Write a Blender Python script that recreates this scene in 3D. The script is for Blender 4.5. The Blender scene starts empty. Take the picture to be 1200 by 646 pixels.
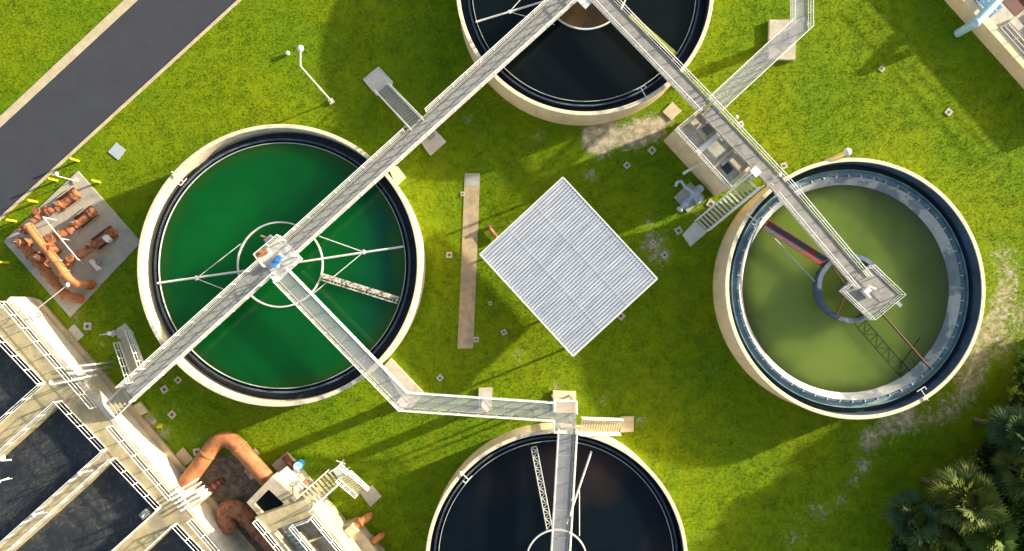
import bpy, math, random
import numpy as np
from mathutils import Vector, Matrix
random.seed(7); rng = np.random.default_rng(7)
R = math.radians
scene = bpy.context.scene

# ------------------------------------------------------------------ camera
H = 66.0; F = 811.0                      # height over the lawn, focal length in 1200-px units
cam_d = bpy.data.cameras.new("Camera"); cam = bpy.data.objects.new("Camera", cam_d)
scene.collection.objects.link(cam); scene.camera = cam
cam_d.sensor_width = 36.0; cam_d.lens = 36.0 * F / 1200.0
cam_d.clip_start = 0.5; cam_d.clip_end = 8000
fwd = Vector((8 / F, 27 / F, -1)).normalized()
right = fwd.cross(Vector((0, 1, 0))).normalized(); up = right.cross(fwd).normalized()
rot = Matrix((right, up, -fwd)).transposed()
cam.matrix_world = Matrix.Translation((0, 0, H)) @ rot.to_4x4()

# ------------------------------------------------------------------ light
SUN_EL, SUN_AZ = 15.5, 22.0              # azimuth counted from +X towards +Y
sdir = Vector((math.cos(R(SUN_EL)) * math.cos(R(SUN_AZ)), math.cos(R(SUN_EL)) * math.sin(R(SUN_AZ)), math.sin(R(SUN_EL))))
w = bpy.data.worlds.new("World"); scene.world = w; w.use_nodes = True
nt = w.node_tree; bg = nt.nodes["Background"]
sky = nt.nodes.new("ShaderNodeTexSky"); sky.sky_type = 'NISHITA'; sky.sun_disc = False
sky.sun_elevation = R(SUN_EL); sky.sun_rotation = R(90 - SUN_AZ); sky.dust_density = 3.0; sky.air_density = 1.0; sky.ozone_density = 0.3
nt.links.new(sky.outputs[0], bg.inputs[0]); bg.inputs[1].default_value = 0.10
sl = bpy.data.lights.new("Sun", 'SUN'); sun = bpy.data.objects.new("Sun", sl); scene.collection.objects.link(sun)
sl.energy = 4.4; sl.angle = R(1.3); sl.color = (1.0, 0.89, 0.72)
sun.rotation_euler = sdir.to_track_quat('Z', 'Y').to_euler()
scene.view_settings.view_transform = 'Standard'; scene.view_settings.look = 'None'
scene.view_settings.gamma = 1.0; scene.view_settings.exposure = 1.36
scene.cycles.max_bounces = 6; scene.cycles.transparent_max_bounces = 12

# ------------------------------------------------------------------ helpers
def P(px, py, z=0.0):
    d = right * ((px - 600) / F) + up * ((323 - py) / F) + fwd
    t = (z - H) / d.z
    return Vector((0, 0, H)) + d * t
def mpx(px, z=0.0): return px * (H - z) / F
Zv = Vector((0, 0, 1))

def M(name, col, rough=0.7, var=0.15, scale=3.0, metal=0.0, bump=0.0, bscale=30.0, col2=None, c2scale=1.0, c2lo=0.45, c2hi=0.65, streak=False, spec=0.4):
    m = bpy.data.materials.new(name); m.use_nodes = True; t = m.node_tree; n = t.nodes; L = t.links
    b = n["Principled BSDF"]; b.inputs["Roughness"].default_value = rough; b.inputs["Metallic"].default_value = metal
    b.inputs["Specular IOR Level"].default_value = spec
    tc = n.new("ShaderNodeTexCoord"); co = tc.outputs["Object"]
    no = n.new("ShaderNodeTexNoise"); no.inputs["Scale"].default_value = scale; no.inputs["Detail"].default_value = 6; no.inputs["Roughness"].default_value = 0.65
    L.new(co, no.inputs["Vector"])
    mr = n.new("ShaderNodeMapRange"); mr.inputs[1].default_value = 0.3; mr.inputs[2].default_value = 0.7
    mr.inputs[3].default_value = 1 - var; mr.inputs[4].default_value = 1 + var * 0.6
    L.new(no.outputs["Fac"], mr.inputs[0])
    base = None
    if col2 is not None:
        n2 = n.new("ShaderNodeTexNoise"); n2.inputs["Scale"].default_value = c2scale; n2.inputs["Detail"].default_value = 7; n2.inputs["Roughness"].default_value = 0.6
        if streak:
            mp = n.new("ShaderNodeMapping"); mp.inputs["Scale"].default_value = (1, 1, 0.12); L.new(co, mp.inputs[0]); L.new(mp.outputs[0], n2.inputs["Vector"])
        else: L.new(co, n2.inputs["Vector"])
        r2 = n.new("ShaderNodeMapRange"); r2.inputs[1].default_value = c2lo; r2.inputs[2].default_value = c2hi; L.new(n2.outputs["Fac"], r2.inputs[0])
        mx = n.new("ShaderNodeMix"); mx.data_type = 'RGBA'; mx.inputs[6].default_value = (*col, 1); mx.inputs[7].default_value = (*col2, 1)
        L.new(r2.outputs[0], mx.inputs[0]); base = mx.outputs[2]
    mul = n.new("ShaderNodeMix"); mul.data_type = 'RGBA'; mul.blend_type = 'MULTIPLY'; mul.inputs[0].default_value = 1
    if base: L.new(base, mul.inputs[6])
    else: mul.inputs[6].default_value = (*col, 1)
    L.new(mr.outputs[0], mul.inputs[7]); L.new(mul.outputs[2], b.inputs["Base Color"])
    if bump > 0:
        nb = n.new("ShaderNodeTexNoise"); nb.inputs["Scale"].default_value = bscale; nb.inputs["Detail"].default_value = 4; L.new(co, nb.inputs["Vector"])
        bp = n.new("ShaderNodeBump"); bp.inputs["Strength"].default_value = bump; bp.inputs["Distance"].default_value = 0.05
        L.new(nb.outputs["Fac"], bp.inputs["Height"]); L.new(bp.outputs[0], b.inputs["Normal"])
    return m

m_conc   = M("concrete", (.52, .46, .34), .85, .22, 1.2, bump=.3, col2=(.36, .31, .22), c2scale=.7)
m_tank   = M("tank_concrete", (.80, .64, .41), .8, .10, .8, bump=.15, col2=(.64, .49, .29), c2scale=.9, c2lo=.5, c2hi=.75, streak=True)
m_rim    = M("rim_paint", (.74, .66, .47), .7, .14, 1.0, col2=(.48, .40, .26), c2scale=2.4, c2lo=.55, c2hi=.75)
m_slab   = M("slab_concrete", (.56, .52, .42), .9, .25, 1.4, bump=.2, col2=(.42, .38, .30), c2scale=.6)
m_slabl  = M("pale_slab_concrete", (.72, .69, .60), .9, .18, 1.4, bump=.2, col2=(.56, .52, .44), c2scale=.6)
m_sunlit    = M("sunlit_face_tone", (.64, .60, .50), .8, .14, 1.2, bump=.2, col2=(.5, .45, .35), c2scale=.8, streak=True)
m_padg   = M("pad_concrete", (.42, .40, .33), .9, .2, .8, col2=(.56, .48, .33), c2scale=.35)
m_slabp  = M("path_concrete", (.50, .38, .23), .9, .25, 1.4, col2=(.34, .29, .2), c2scale=.4)
m_basin  = M("basin_concrete", (.48, .40, .22), .85, .25, 1.0, bump=.2, col2=(.30, .26, .17), c2scale=.55)
m_white  = M("white_paint", (.78, .76, .7), .45, .12, 3)
m_rail   = M("railing_metal", (.86, .85, .80), .4, .1, 6)
m_beam   = M("walkway_beam", (.38, .37, .33), .6, .2, 3, col2=(.26, .25, .21), c2scale=2, c2lo=.55)
m_deck   = M("deck_concrete", (.32, .325, .30), .8, .22, 14, bump=.2, col2=(.20, .20, .18), c2scale=5)
m_deckd  = M("deck_plate", (.30, .29, .26), .7, .25, 3, col2=(.2, .2, .18), c2scale=.8)
m_asph   = M("asphalt", (.048, .053, .064), .92, .12, .5, bump=.25, bscale=60)
m_kerb   = M("kerb_concrete", (.55, .47, .30), .85, .2, 1.5)
m_orange = M("orange_pipe_paint", (.52, .21, .075), .6, .2, 1.2, col2=(.33, .11, .04), c2scale=.8)
m_rustp  = M("rust_pipe_paint", (.42, .17, .075), .65, .25, 2.0, col2=(.17, .055, .03), c2scale=2.2)
m_ductile= M("dark_rust", (.16, .045, .025), .7, .3, 2, col2=(.07, .03, .03), c2scale=2)
m_bluegr = M("launder_blue", (.12, .17, .23), .6, .3, 2.2, col2=(.05, .08, .13), c2scale=1.5)
m_teal   = M("launder_teal", (.20, .34, .35), .6, .25, 1.4, col2=(.36, .45, .46), c2scale=.8)
m_roofl  = M('roof_lap', (.60, .63, .66), .5, .2, 3)
m_roofp  = M("roof_pale", (.60, .61, .60), .5, .1, 3)
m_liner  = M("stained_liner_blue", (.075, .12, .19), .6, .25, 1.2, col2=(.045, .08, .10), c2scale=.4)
m_darkl  = M("stained_liner_black", (.03, .035, .04), .6, .3, 1.2)
m_soft   = M("weir_plate_grey", (.17, .19, .2), .5, .3, 3)
m_head   = M("headworks_concrete", (.50, .44, .31), .85, .2, 1.0, bump=.2, col2=(.36, .31, .21), c2scale=.7)
m_black  = M("dark_opening", (.02, .024, .035), .5, .3, 2)
m_yellow = M("yellow_paint", (.85, .70, .03), .5, .1, 3)
m_blue   = M("blue_plastic", (.06, .36, .72), .4, .1, 3)
m_bluepipe = M("pale_blue_paint", (.45, .68, .76), .4, .1, 1.5)
m_bluedeep = M("deep_blue_paint", (.02, .17, .36), .4, .3, 2)
m_red    = M("red_paint", (.6, .04, .03), .5, .15, 3)
m_bluemot= M("blue_machine_paint", (.05, .25, .6), .45, .15, 3)
m_pump   = M("pale_pump_paint", (.50, .60, .70), .45, .2, 3)
m_grey   = M("grey_steel", (.30, .31, .32), .5, .2, 3, metal=.3)
m_boxgr  = M("wet_concrete_floor", (.52, .50, .40), .8, .25, 1.6, col2=(.36, .35, .28), c2scale=.9)
m_soil   = M("dark_soil", (.15, .12, .085), .95, .5, 1.4, bump=.6, bscale=9, col2=(.26, .22, .16), c2scale=2)
m_trunk  = M("bark", (.16, .12, .08), .95, .3, 6)
m_weir   = M("weir_metal", (.52, .55, .5), .5, .2, 4)
m_chan   = M("launder_wet", (.018, .028, .045), .45, .35, 1.5, col2=(.04, .06, .085), c2scale=.9)
m_chang  = M("launder_slime", (.06, .085, .03), .5, .3, 1.2, col2=(.03, .05, .06), c2scale=.7)
m_mott   = M("mottled_skimmer", (.6, .56, .48), .7, .3, 5, col2=(.12, .12, .07), c2scale=3.5, c2lo=.5, c2hi=.6)
m_algae  = M("algae_beam", (.32, .36, .05), .7, .3, 2, col2=(.16, .2, .05), c2scale=2)

def water(name, col, col2, col3=None, rough=.12, c2scale=.25, swirl=0.0, ripple=.05, lo=.42, hi=.68, spec=.3, grad=None, sss=0.0, edge=None):
    m = bpy.data.materials.new(name); m.use_nodes = True; t = m.node_tree; n = t.nodes; L = t.links
    b = n["Principled BSDF"]; b.inputs["Roughness"].default_value = rough; b.inputs["Specular IOR Level"].default_value = spec
    if sss: b.inputs['Subsurface Weight'].default_value = 1.0; b.inputs['Subsurface Radius'].default_value = (1, 1, 1); b.inputs['Subsurface Scale'].default_value = sss; b.subsurface_method = 'BURLEY'
    tc = n.new("ShaderNodeTexCoord"); co = tc.outputs["Object"]
    n2 = n.new("ShaderNodeTexNoise"); n2.inputs["Scale"].default_value = c2scale; n2.inputs["Detail"].default_value = 5
    n2.inputs["Distortion"].default_value = swirl; L.new(co, n2.inputs["Vector"])
    r2 = n.new("ShaderNodeMapRange"); r2.inputs[1].default_value = lo; r2.inputs[2].default_value = hi; L.new(n2.outputs["Fac"], r2.inputs[0])
    mx = n.new("ShaderNodeMix"); mx.data_type = 'RGBA'; mx.inputs[6].default_value = (*col, 1); mx.inputs[7].default_value = (*col2, 1)
    L.new(r2.outputs[0], mx.inputs[0]); out = mx.outputs[2]
    if col3 is not None:                       # fine floating scum
        n3 = n.new("ShaderNodeTexNoise"); n3.inputs["Scale"].default_value = 1.1; n3.inputs["Detail"].default_value = 8; n3.inputs["Roughness"].default_value = .7; n3.inputs["Distortion"].default_value = 2.0
        L.new(co, n3.inputs["Vector"])
        r3 = n.new("ShaderNodeMapRange"); r3.inputs[1].default_value = .5; r3.inputs[2].default_value = .72; L.new(n3.outputs["Fac"], r3.inputs[0])
        mp = n.new("ShaderNodeMath"); mp.operation = 'MULTIPLY'; L.new(r3.outputs[0], mp.inputs[0]); L.new(r2.outputs[0], mp.inputs[1])
        m3 = n.new("ShaderNodeMix"); m3.data_type = 'RGBA'; m3.inputs[7].default_value = (*col3, 1); L.new(out, m3.inputs[6]); L.new(mp.outputs[0], m3.inputs[0]); out = m3.outputs[2]
    if grad is not None:                       # tone shifts towards one side of the tank: (axis vector, from, to, colour)
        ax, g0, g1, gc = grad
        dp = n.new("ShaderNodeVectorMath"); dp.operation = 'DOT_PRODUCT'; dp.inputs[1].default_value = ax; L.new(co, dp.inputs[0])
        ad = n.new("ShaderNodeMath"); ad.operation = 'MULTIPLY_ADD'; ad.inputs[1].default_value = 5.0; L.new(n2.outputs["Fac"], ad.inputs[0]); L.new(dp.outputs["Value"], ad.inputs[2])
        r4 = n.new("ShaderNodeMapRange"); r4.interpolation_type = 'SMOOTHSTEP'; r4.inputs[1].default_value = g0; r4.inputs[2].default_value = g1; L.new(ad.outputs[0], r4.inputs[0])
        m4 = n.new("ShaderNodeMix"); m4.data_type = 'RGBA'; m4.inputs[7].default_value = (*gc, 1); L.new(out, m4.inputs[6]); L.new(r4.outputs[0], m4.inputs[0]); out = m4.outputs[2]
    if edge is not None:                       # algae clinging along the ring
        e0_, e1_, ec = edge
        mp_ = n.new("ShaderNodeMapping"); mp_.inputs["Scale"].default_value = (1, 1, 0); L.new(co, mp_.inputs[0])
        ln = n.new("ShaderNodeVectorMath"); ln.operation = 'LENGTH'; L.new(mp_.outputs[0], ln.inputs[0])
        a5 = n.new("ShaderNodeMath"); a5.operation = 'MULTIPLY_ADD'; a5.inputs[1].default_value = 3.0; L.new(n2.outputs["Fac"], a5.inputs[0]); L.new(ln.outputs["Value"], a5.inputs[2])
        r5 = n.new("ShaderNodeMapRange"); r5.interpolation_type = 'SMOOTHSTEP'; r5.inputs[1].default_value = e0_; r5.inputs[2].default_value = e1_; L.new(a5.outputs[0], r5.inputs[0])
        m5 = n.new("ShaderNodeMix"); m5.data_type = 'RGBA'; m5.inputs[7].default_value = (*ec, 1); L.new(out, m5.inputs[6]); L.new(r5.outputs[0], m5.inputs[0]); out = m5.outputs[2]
    L.new(out, b.inputs["Base Color"])
    nb = n.new("ShaderNodeTexNoise"); nb.inputs["Scale"].default_value = 4.0; nb.inputs["Detail"].default_value = 3; L.new(co, nb.inputs["Vector"])
    bp = n.new("ShaderNodeBump"); bp.inputs["Strength"].default_value = ripple; bp.inputs["Distance"].default_value = 0.05
    L.new(nb.outputs["Fac"], bp.inputs["Height"]); L.new(bp.outputs[0], b.inputs["Normal"])
    return m
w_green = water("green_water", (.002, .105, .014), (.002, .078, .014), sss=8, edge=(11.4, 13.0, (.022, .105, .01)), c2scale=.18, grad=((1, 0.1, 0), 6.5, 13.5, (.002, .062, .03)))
w_dark  = water("dark_water", (.004, .008, .009), (.007, .009, .008), c2scale=.12, spec=.22, sss=3)
w_dark2 = water("dark_water_clouded", (.004, .008, .011), (.028, .019, .016), c2scale=.11, lo=.5, hi=.75, spec=.22, sss=3)
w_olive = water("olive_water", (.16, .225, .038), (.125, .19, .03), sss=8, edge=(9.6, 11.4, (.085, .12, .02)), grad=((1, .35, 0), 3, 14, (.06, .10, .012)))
w_basin = water("basin_water", (.018, .025, .034), (.048, .052, .054), col3=(.15, .14, .115), c2scale=.16, swirl=1.2, rough=.25, lo=.3, hi=.6)

def grating():
    m = bpy.data.materials.new("open_grating"); m.use_nodes = True; t = m.node_tree; n = t.nodes; L = t.links
    b = n["Principled BSDF"]; b.inputs["Base Color"].default_value = (.46, .48, .50, 1); b.inputs["Roughness"].default_value = .5
    tr = n.new("ShaderNodeBsdfTransparent"); mx = n.new("ShaderNodeMixShader")
    tc = n.new("ShaderNodeTexCoord"); mp = n.new("ShaderNodeMapping"); mp.inputs["Rotation"].default_value = (0, 0, .3)
    ck = n.new("ShaderNodeTexBrick"); ck.offset = 0; ck.inputs["Scale"].default_value = 12; ck.inputs["Mortar Size"].default_value = .10
    ck.inputs["Color1"].default_value = (0, 0, 0, 1); ck.inputs["Color2"].default_value = (0, 0, 0, 1); ck.inputs["Mortar"].default_value = (1, 1, 1, 1)
    ck.inputs["Brick Width"].default_value = 1; ck.inputs["Row Height"].default_value = 1
    L.new(tc.outputs["Object"], mp.inputs[0]); L.new(mp.outputs[0], ck.inputs[0])
    L.new(ck.outputs["Color"], mx.inputs[0]); L.new(tr.outputs[0], mx.inputs[1]); L.new(b.outputs[0], mx.inputs[2])
    L.new(mx.outputs[0], n["Material Output"].inputs[0]); return m
m_grate = grating()

class MB:
    def __init__(s): s.v = []; s.f = []; s.sm = []
    def _add(s, vs, fs, sm=False):
        o = len(s.v); s.v += [Vector(v) for v in vs]; s.f += [tuple(i + o for i in f) for f in fs]; s.sm += [sm] * len(fs); return s
    def prism(s, poly, z0, z1):
        poly = [Vector((p[0], p[1], 0)) for p in poly]
        a = sum(poly[i].x * poly[(i + 1) % len(poly)].y - poly[(i + 1) % len(poly)].x * poly[i].y for i in range(len(poly)))
        if a < 0: poly.reverse()
        n = len(poly)
        vs = [(p.x, p.y, z0) for p in poly] + [(p.x, p.y, z1) for p in poly]
        fs = [tuple(reversed(range(n))), tuple(range(n, 2 * n))] + [(i, (i + 1) % n, n + (i + 1) % n, n + i) for i in range(n)]
        return s._add(vs, fs)
    def box(s, c, d, dims, up=Zv):          # centre, direction of x, (lx, ly, lz)
        d = Vector(d).normalized(); y = Vector(up).cross(d).normalized(); z = d.cross(y)
        c = Vector(c); X, Y, Z = d * dims[0] / 2, y * dims[1] / 2, z * dims[2] / 2
        vs = [c + X * i + Y * j + Z * k for k in (-1, 1) for i, j in ((-1, -1), (1, -1), (1, 1), (-1, 1))]
        return s._add(vs, [(3, 2, 1, 0), (4, 5, 6, 7), (0, 1, 5, 4), (1, 2, 6, 5), (2, 3, 7, 6), (3, 0, 4, 7)])
    def beam(s, a, b, wd, h): 
        a = Vector(a); b = Vector(b); return s.box((a + b) / 2, b - a, ((b - a).length, wd, h))
    def tube(s, pts, r, n=8, caps=True, r2=None):
        pts = [Vector(p) for p in pts]; vs = []; k = len(pts)
        for i, p in enumerate(pts):
            d = (pts[min(i + 1, k - 1)] - pts[max(i - 1, 0)]).normalized()
            a = d.cross(Zv)
            if a.length < 1e-3: a = Vector((1, 0, 0))
            a.normalize(); b = d.cross(a)
            rr = r if r2 is None else r + (r2 - r) * i / (k - 1)
            if 0 < i < k - 1:
                c = (pts[i + 1] - p).normalized().dot((p - pts[i - 1]).normalized()); 
            for j in range(n): vs.append(p + (a * math.cos(2 * math.pi * j / n) + b * math.sin(2 * math.pi * j / n)) * rr)
        fs = [(i * n + j, i * n + (j + 1) % n, (i + 1) * n + (j + 1) % n, (i + 1) * n + j) for i in range(k - 1) for j in range(n)]
        s._add(vs, fs, n > 6)
        if caps: s._add(vs[:n], [tuple(reversed(range(n)))]); s._add(vs[-n:], [tuple(range(n))])
        return s
    def cyl(s, c, z0, z1, r, n=20): return s.tube([(c[0], c[1], z0), (c[0], c[1], z1)], r, n)
    def rev(s, c, prof, n=160, a0=0, a1=2 * math.pi, closed=True, smooth=False):
        full = abs(a1 - a0 - 2 * math.pi) < 1e-6; m = n if full else n + 1; k = len(prof)
        vs = [(c[0] + r * math.cos(a0 + (a1 - a0) * i / n), c[1] + r * math.sin(a0 + (a1 - a0) * i / n), z) for i in range(m) for r, z in prof]
        fs = []
        for i in range(n):
            i2 = (i + 1) % m
            for j in range(k if closed else k - 1):
                j2 = (j + 1) % k; fs.append((i * k + j, i2 * k + j, i2 * k + j2, i * k + j2))
        if not full and closed: fs += [tuple(reversed(range(k))), tuple((m - 1) * k + j for j in range(k))]
        return s._add(vs, fs, smooth)
    def disc(s, c, r, z, n=160):
        return s._add([(c[0] + r * math.cos(2 * math.pi * i / n), c[1] + r * math.sin(2 * math.pi * i / n), z) for i in range(n)], [tuple(range(n))])
    def sphere(s, c, r, sq=1.0, n=12):
        c = Vector(c); prof = [(max(r * math.sin(math.pi * i / n), 1e-4), r * sq * math.cos(math.pi * i / n)) for i in range(n + 1)]
        o = MB().rev((0, 0), prof, 2 * n, closed=False, smooth=True)
        return s._add([v + c for v in o.v], o.f, True)
    def build(s, name, mat, parent=None, origin=(0, 0, 0)):
        o0 = Vector(parent.get('_o', (0, 0, 0))) if parent is not None else Vector(origin)
        me = bpy.data.meshes.new(name); me.from_pydata([v - o0 for v in s.v], [], s.f)
        me.polygons.foreach_set('use_smooth', s.sm); me.materials.append(mat); me.update()
        o = bpy.data.objects.new(name, me); scene.collection.objects.link(o)
        if parent is not None: o.parent = parent
        else: o.location = o0
        return o
ORIG = {}
def thing(name, label, cat, loc, group=None):
    o = bpy.data.objects.new(name, None); scene.collection.objects.link(o); o.empty_display_size = .3
    o.location = loc; ORIG[o.name] = Vector(loc); o['label'] = label; o['category'] = cat
    if group: o['group'] = group
    return o
def tag(o, label, cat, group=None):
    o['label'] = label; o['category'] = cat
    if group: o['group'] = group
    return o
def part(name, mb, mat, th, sub=None, label=None):
    me = bpy.data.meshes.new(name); o0 = ORIG[th.name]
    me.from_pydata([v - o0 for v in mb.v], [], mb.f); me.polygons.foreach_set('use_smooth', mb.sm); me.materials.append(mat); me.update()
    o = bpy.data.objects.new(name, me); scene.collection.objects.link(o); o.parent = sub if sub is not None else th
    if label: o['label'] = label
    return o
def single(name, mb, mat, loc, label, cat, group=None):
    loc = Vector(loc); o = mb.build(name, mat, None, loc); return tag(o, label, cat, group)
def copy_tree(o, parent=None):
    c = o.copy(); scene.collection.objects.link(c)
    if parent is not None: c.parent = parent
    for ch in list(o.children): copy_tree(ch, c)
    return c
def struct(name, mb, mat, kind='structure'):
    o = mb.build(name, mat); o['kind'] = kind; return o
NOG_POLY = []; NOG_CIRC = []
def quad(pts, z=0.0): return [P(x, y, z) for x, y in pts]
def nog(poly): NOG_POLY.append([(p[0], p[1]) for p in poly])

# posts of railings: one mesh, copied
_post = None
def post_mesh(h):
    mb = MB(); mb.tube([(0, 0, 0), (0, 0, h)], .042, 6)
    me = bpy.data.meshes.new('post'); me.from_pydata(mb.v, [], mb.f); me.materials.append(m_rail); return me
PM = post_mesh(1.07)
def railing(th, pts, h=1.07, step=1.6, r=.045, toe=True, name='railing', sub_posts=True, mid=True):
    pts = [Vector(p) for p in pts]; mb = MB()
    mb.tube([p + Zv * h for p in pts], r, 6)
    if mid: mb.tube([p + Zv * h * .52 for p in pts], r * .75, 6)
    if toe:
        for a, b in zip(pts[:-1], pts[1:]): mb.beam(a + Zv * .06, b + Zv * .06, .02, .11)
    rl = part(name, mb, m_rail, th)
    first = True
    for a, b in zip(pts[:-1], pts[1:]):
        L = (b - a).length; n = max(1, round(L / step))
        for i in range(n + 1):
            if i == 0 and not first: continue
            p = a.lerp(b, i / n); po = bpy.data.objects.new('post', PM); scene.collection.objects.link(po)
            po.parent = rl; po.location = p - ORIG[th.name]; po.scale = (1, 1, h / 1.07)
        first = False
    return rl

def offset(pts, d):
    out = []
    for i, p in enumerate(pts):
        ds = []
        if i > 0: ds.append((pts[i] - pts[i - 1]).normalized())
        if i < len(pts) - 1: ds.append((pts[i + 1] - pts[i]).normalized())
        n = sum((Vector((-q.y, q.x, 0)) for q in ds), Vector()).normalized()
        c = n.dot(Vector((-ds[0].y, ds[0].x, 0)))
        out.append(p + n * d / max(c, .3))
    return out
def walkway(label, pts, z, width, deckmat, left=None, rightr=None, group='raised walkways between the tanks', thick=.12, beam=.3, toe=True, name='walkway', bracing=True):
    """pts in pixels at deck height; left/right: list of (t0,t1) spans or None for the whole length"""
    wp = [P(x, y, z) for x, y in pts]
    th = thing(name, label, 'walkway', (wp[0].x, wp[0].y, 0), group)
    a = offset(wp, width / 2 - .04); b = offset(wp, -width / 2 + .04)
    mb = MB()
    for i in range(len(wp) - 1): 
        vs = [a[i], a[i + 1], b[i + 1], b[i]]
        mb.prism([(v.x, v.y) for v in vs], z - thick, z)
    part('deck', mb, deckmat, th)
    for sg in (1, -1):
        e = offset(wp, sg * (width / 2 + .02)); mb = MB()
        for i in range(len(wp) - 1): mb.beam(e[i] - Zv * (beam / 2 - .04), e[i + 1] - Zv * (beam / 2 - .04), .09, beam)
        part('beam', mb, m_beam, th)
    mb = MB()
    for i in range(len(wp) - 1):
        L = (wp[i + 1] - wp[i]).length; n = max(2, int(L / 2.2)); 
        for k in range(1, n):
            q0 = a[i].lerp(a[i + 1], k / n); q1 = b[i].lerp(b[i + 1], k / n)
            mb.beam(q0 - Zv * .22, q1 - Zv * .22, .08, .12)
    if bracing: part('cross_member', mb, m_beam, th)
    for sg, spans in ((1, left), (-1, rightr)):
        e = offset(wp, sg * (width / 2 + .16))
        if spans is None: railing(th, e, toe=toe); continue
        cum = [0]
        for i in range(len(e) - 1): cum.append(cum[-1] + (e[i + 1] - e[i]).length)
        for t0, t1 in spans:
            s0, s1 = t0 * cum[-1], t1 * cum[-1]; q = []
            for i in range(len(e) - 1):
                for s in (s0, s1) if i == 0 else (s1, s0)[:2]:
                    pass
            def at(s):
                for i in range(len(e) - 1):
                    if s <= cum[i + 1] + 1e-6: return e[i].lerp(e[i + 1], (s - cum[i]) / (cum[i + 1] - cum[i]))
                return e[-1]
            q = [at(s0)] + [e[i] for i in range(1, len(e) - 1) if s0 < cum[i] < s1] + [at(s1)]
            railing(th, q, toe=toe)
    return th, wp
def stair(label, top, bot, zt, zb, width, n, mat, group='outdoor metal stairs', rails=(1, -1), top_world=None, bot_world=None, cat='stairs', steps=True, loc=None, th=None):
    T = top_world if top_world is not None else P(*top, zt); B = bot_world if bot_world is not None else P(*bot, zb)
    if th is None: th = thing('staircase', label, cat, (B.x, B.y, 0), group)
    d = Vector((B.x - T.x, B.y - T.y, 0)); Lh = d.length; d.normalize(); s = Vector((-d.y, d.x, 0))
    run = Lh / n
    first = None
    for i in range(n):
        c = Vector((T.x, T.y, 0)) + d * run * (i + .5); zz = zt - (zt - zb) * (i + .55) / n
        if first is None:
            mb = MB().box((c.x, c.y, zz), d, (run * .62, width - .12, .05)); first = part('step', mb, mat, th); c0, z0 = c, zz
        else:
            o = first.copy(); scene.collection.objects.link(o); o.parent = th; o.location = (c.x - c0.x, c.y - c0.y, zz - z0)
    for sg in (1, -1):
        o = s * sg * width / 2
        part('stringer', MB().beam(T + o - Zv * .08, Vector((B.x, B.y, zb)) + o + Zv * .04, .07, .3), m_rail, th)
    for sg in rails:
        o = s * sg * (width / 2 + .03)
        railing(th, [T + o, Vector((B.x, B.y, zb)) + o], toe=False, step=1.3)
    return th

# ------------------------------------------------------------------ road
def lineq(a, b, t0, t1, z=0):
    A, B = P(*a, z), P(*b, z); return A + (B - A) * t0, A + (B - A) * t1
T0, T1 = -1.2, 2.2
l0, l1 = lineq((0, 150), (162, 0), T0, T1); r0, r1 = lineq((0, 255), (278, 1), T0, T1)
ko0, ko1 = lineq((0, 137), (146, 0), T0, T1); kr0, kr1 = lineq((0, 259), (283.5, 0), T0, T1)
struct('road', MB().prism([l0, l1, r1, r0], -.2, .02), m_asph)
struct('kerb', MB().prism([ko0, ko1, l1, l0], -.2, .06), m_kerb)
struct('kerb', MB().prism([r0, r1, kr1, kr0], -.2, .12), m_kerb)
nog([ko0, ko1, kr1, kr0])
bs = P(1185, 646), P(1230, 600), P(1290, 660), P(1240, 720)
struct('pavement', MB().prism(bs, -.1, .05), m_rim); nog(bs)

# ------------------------------------------------------------------ clarifier tanks
G_T = 'round concrete clarifier tanks'
def tank(label, cpx, Rpx, zr, rim_w, lining, water_mat, water_r, zw, ch_floor, ch_mat, extra):
    c = P(*cpx, zr); Ro = mpx(Rpx, zr); th = thing('clarifier_tank', label, 'tank', (c.x, c.y, 0), G_T)
    Ri = Ro - rim_w
    mb = MB().rev(c, [(Ri + .004, -.3), (Ro - .07, -.3), (Ro - .07, zr - .25), (Ri + .004, zr - .25)])
    part('wall', mb, m_tank, th)
    part('rim', MB().rev(c, [(Ri, ch_floor), (Ro, zr - .25), (Ro, zr), (Ri, zr)][0:0] + [(Ri, ch_floor - .1), (Ri + .002, ch_floor - .1), (Ro - .003, zr - .249), (Ro, zr - .2), (Ro, zr - .02), (Ro - .03, zr), (Ri + .03, zr), (Ri, zr - .02)]), m_rim, th)
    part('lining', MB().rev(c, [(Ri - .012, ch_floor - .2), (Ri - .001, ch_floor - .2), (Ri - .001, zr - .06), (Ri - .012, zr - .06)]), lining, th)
    extra(th, c, Ro, Ri)
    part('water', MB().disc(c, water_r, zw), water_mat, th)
    NOG_CIRC.append((c.x, c.y, Ro)); return th, c, Ro, Ri
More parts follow.
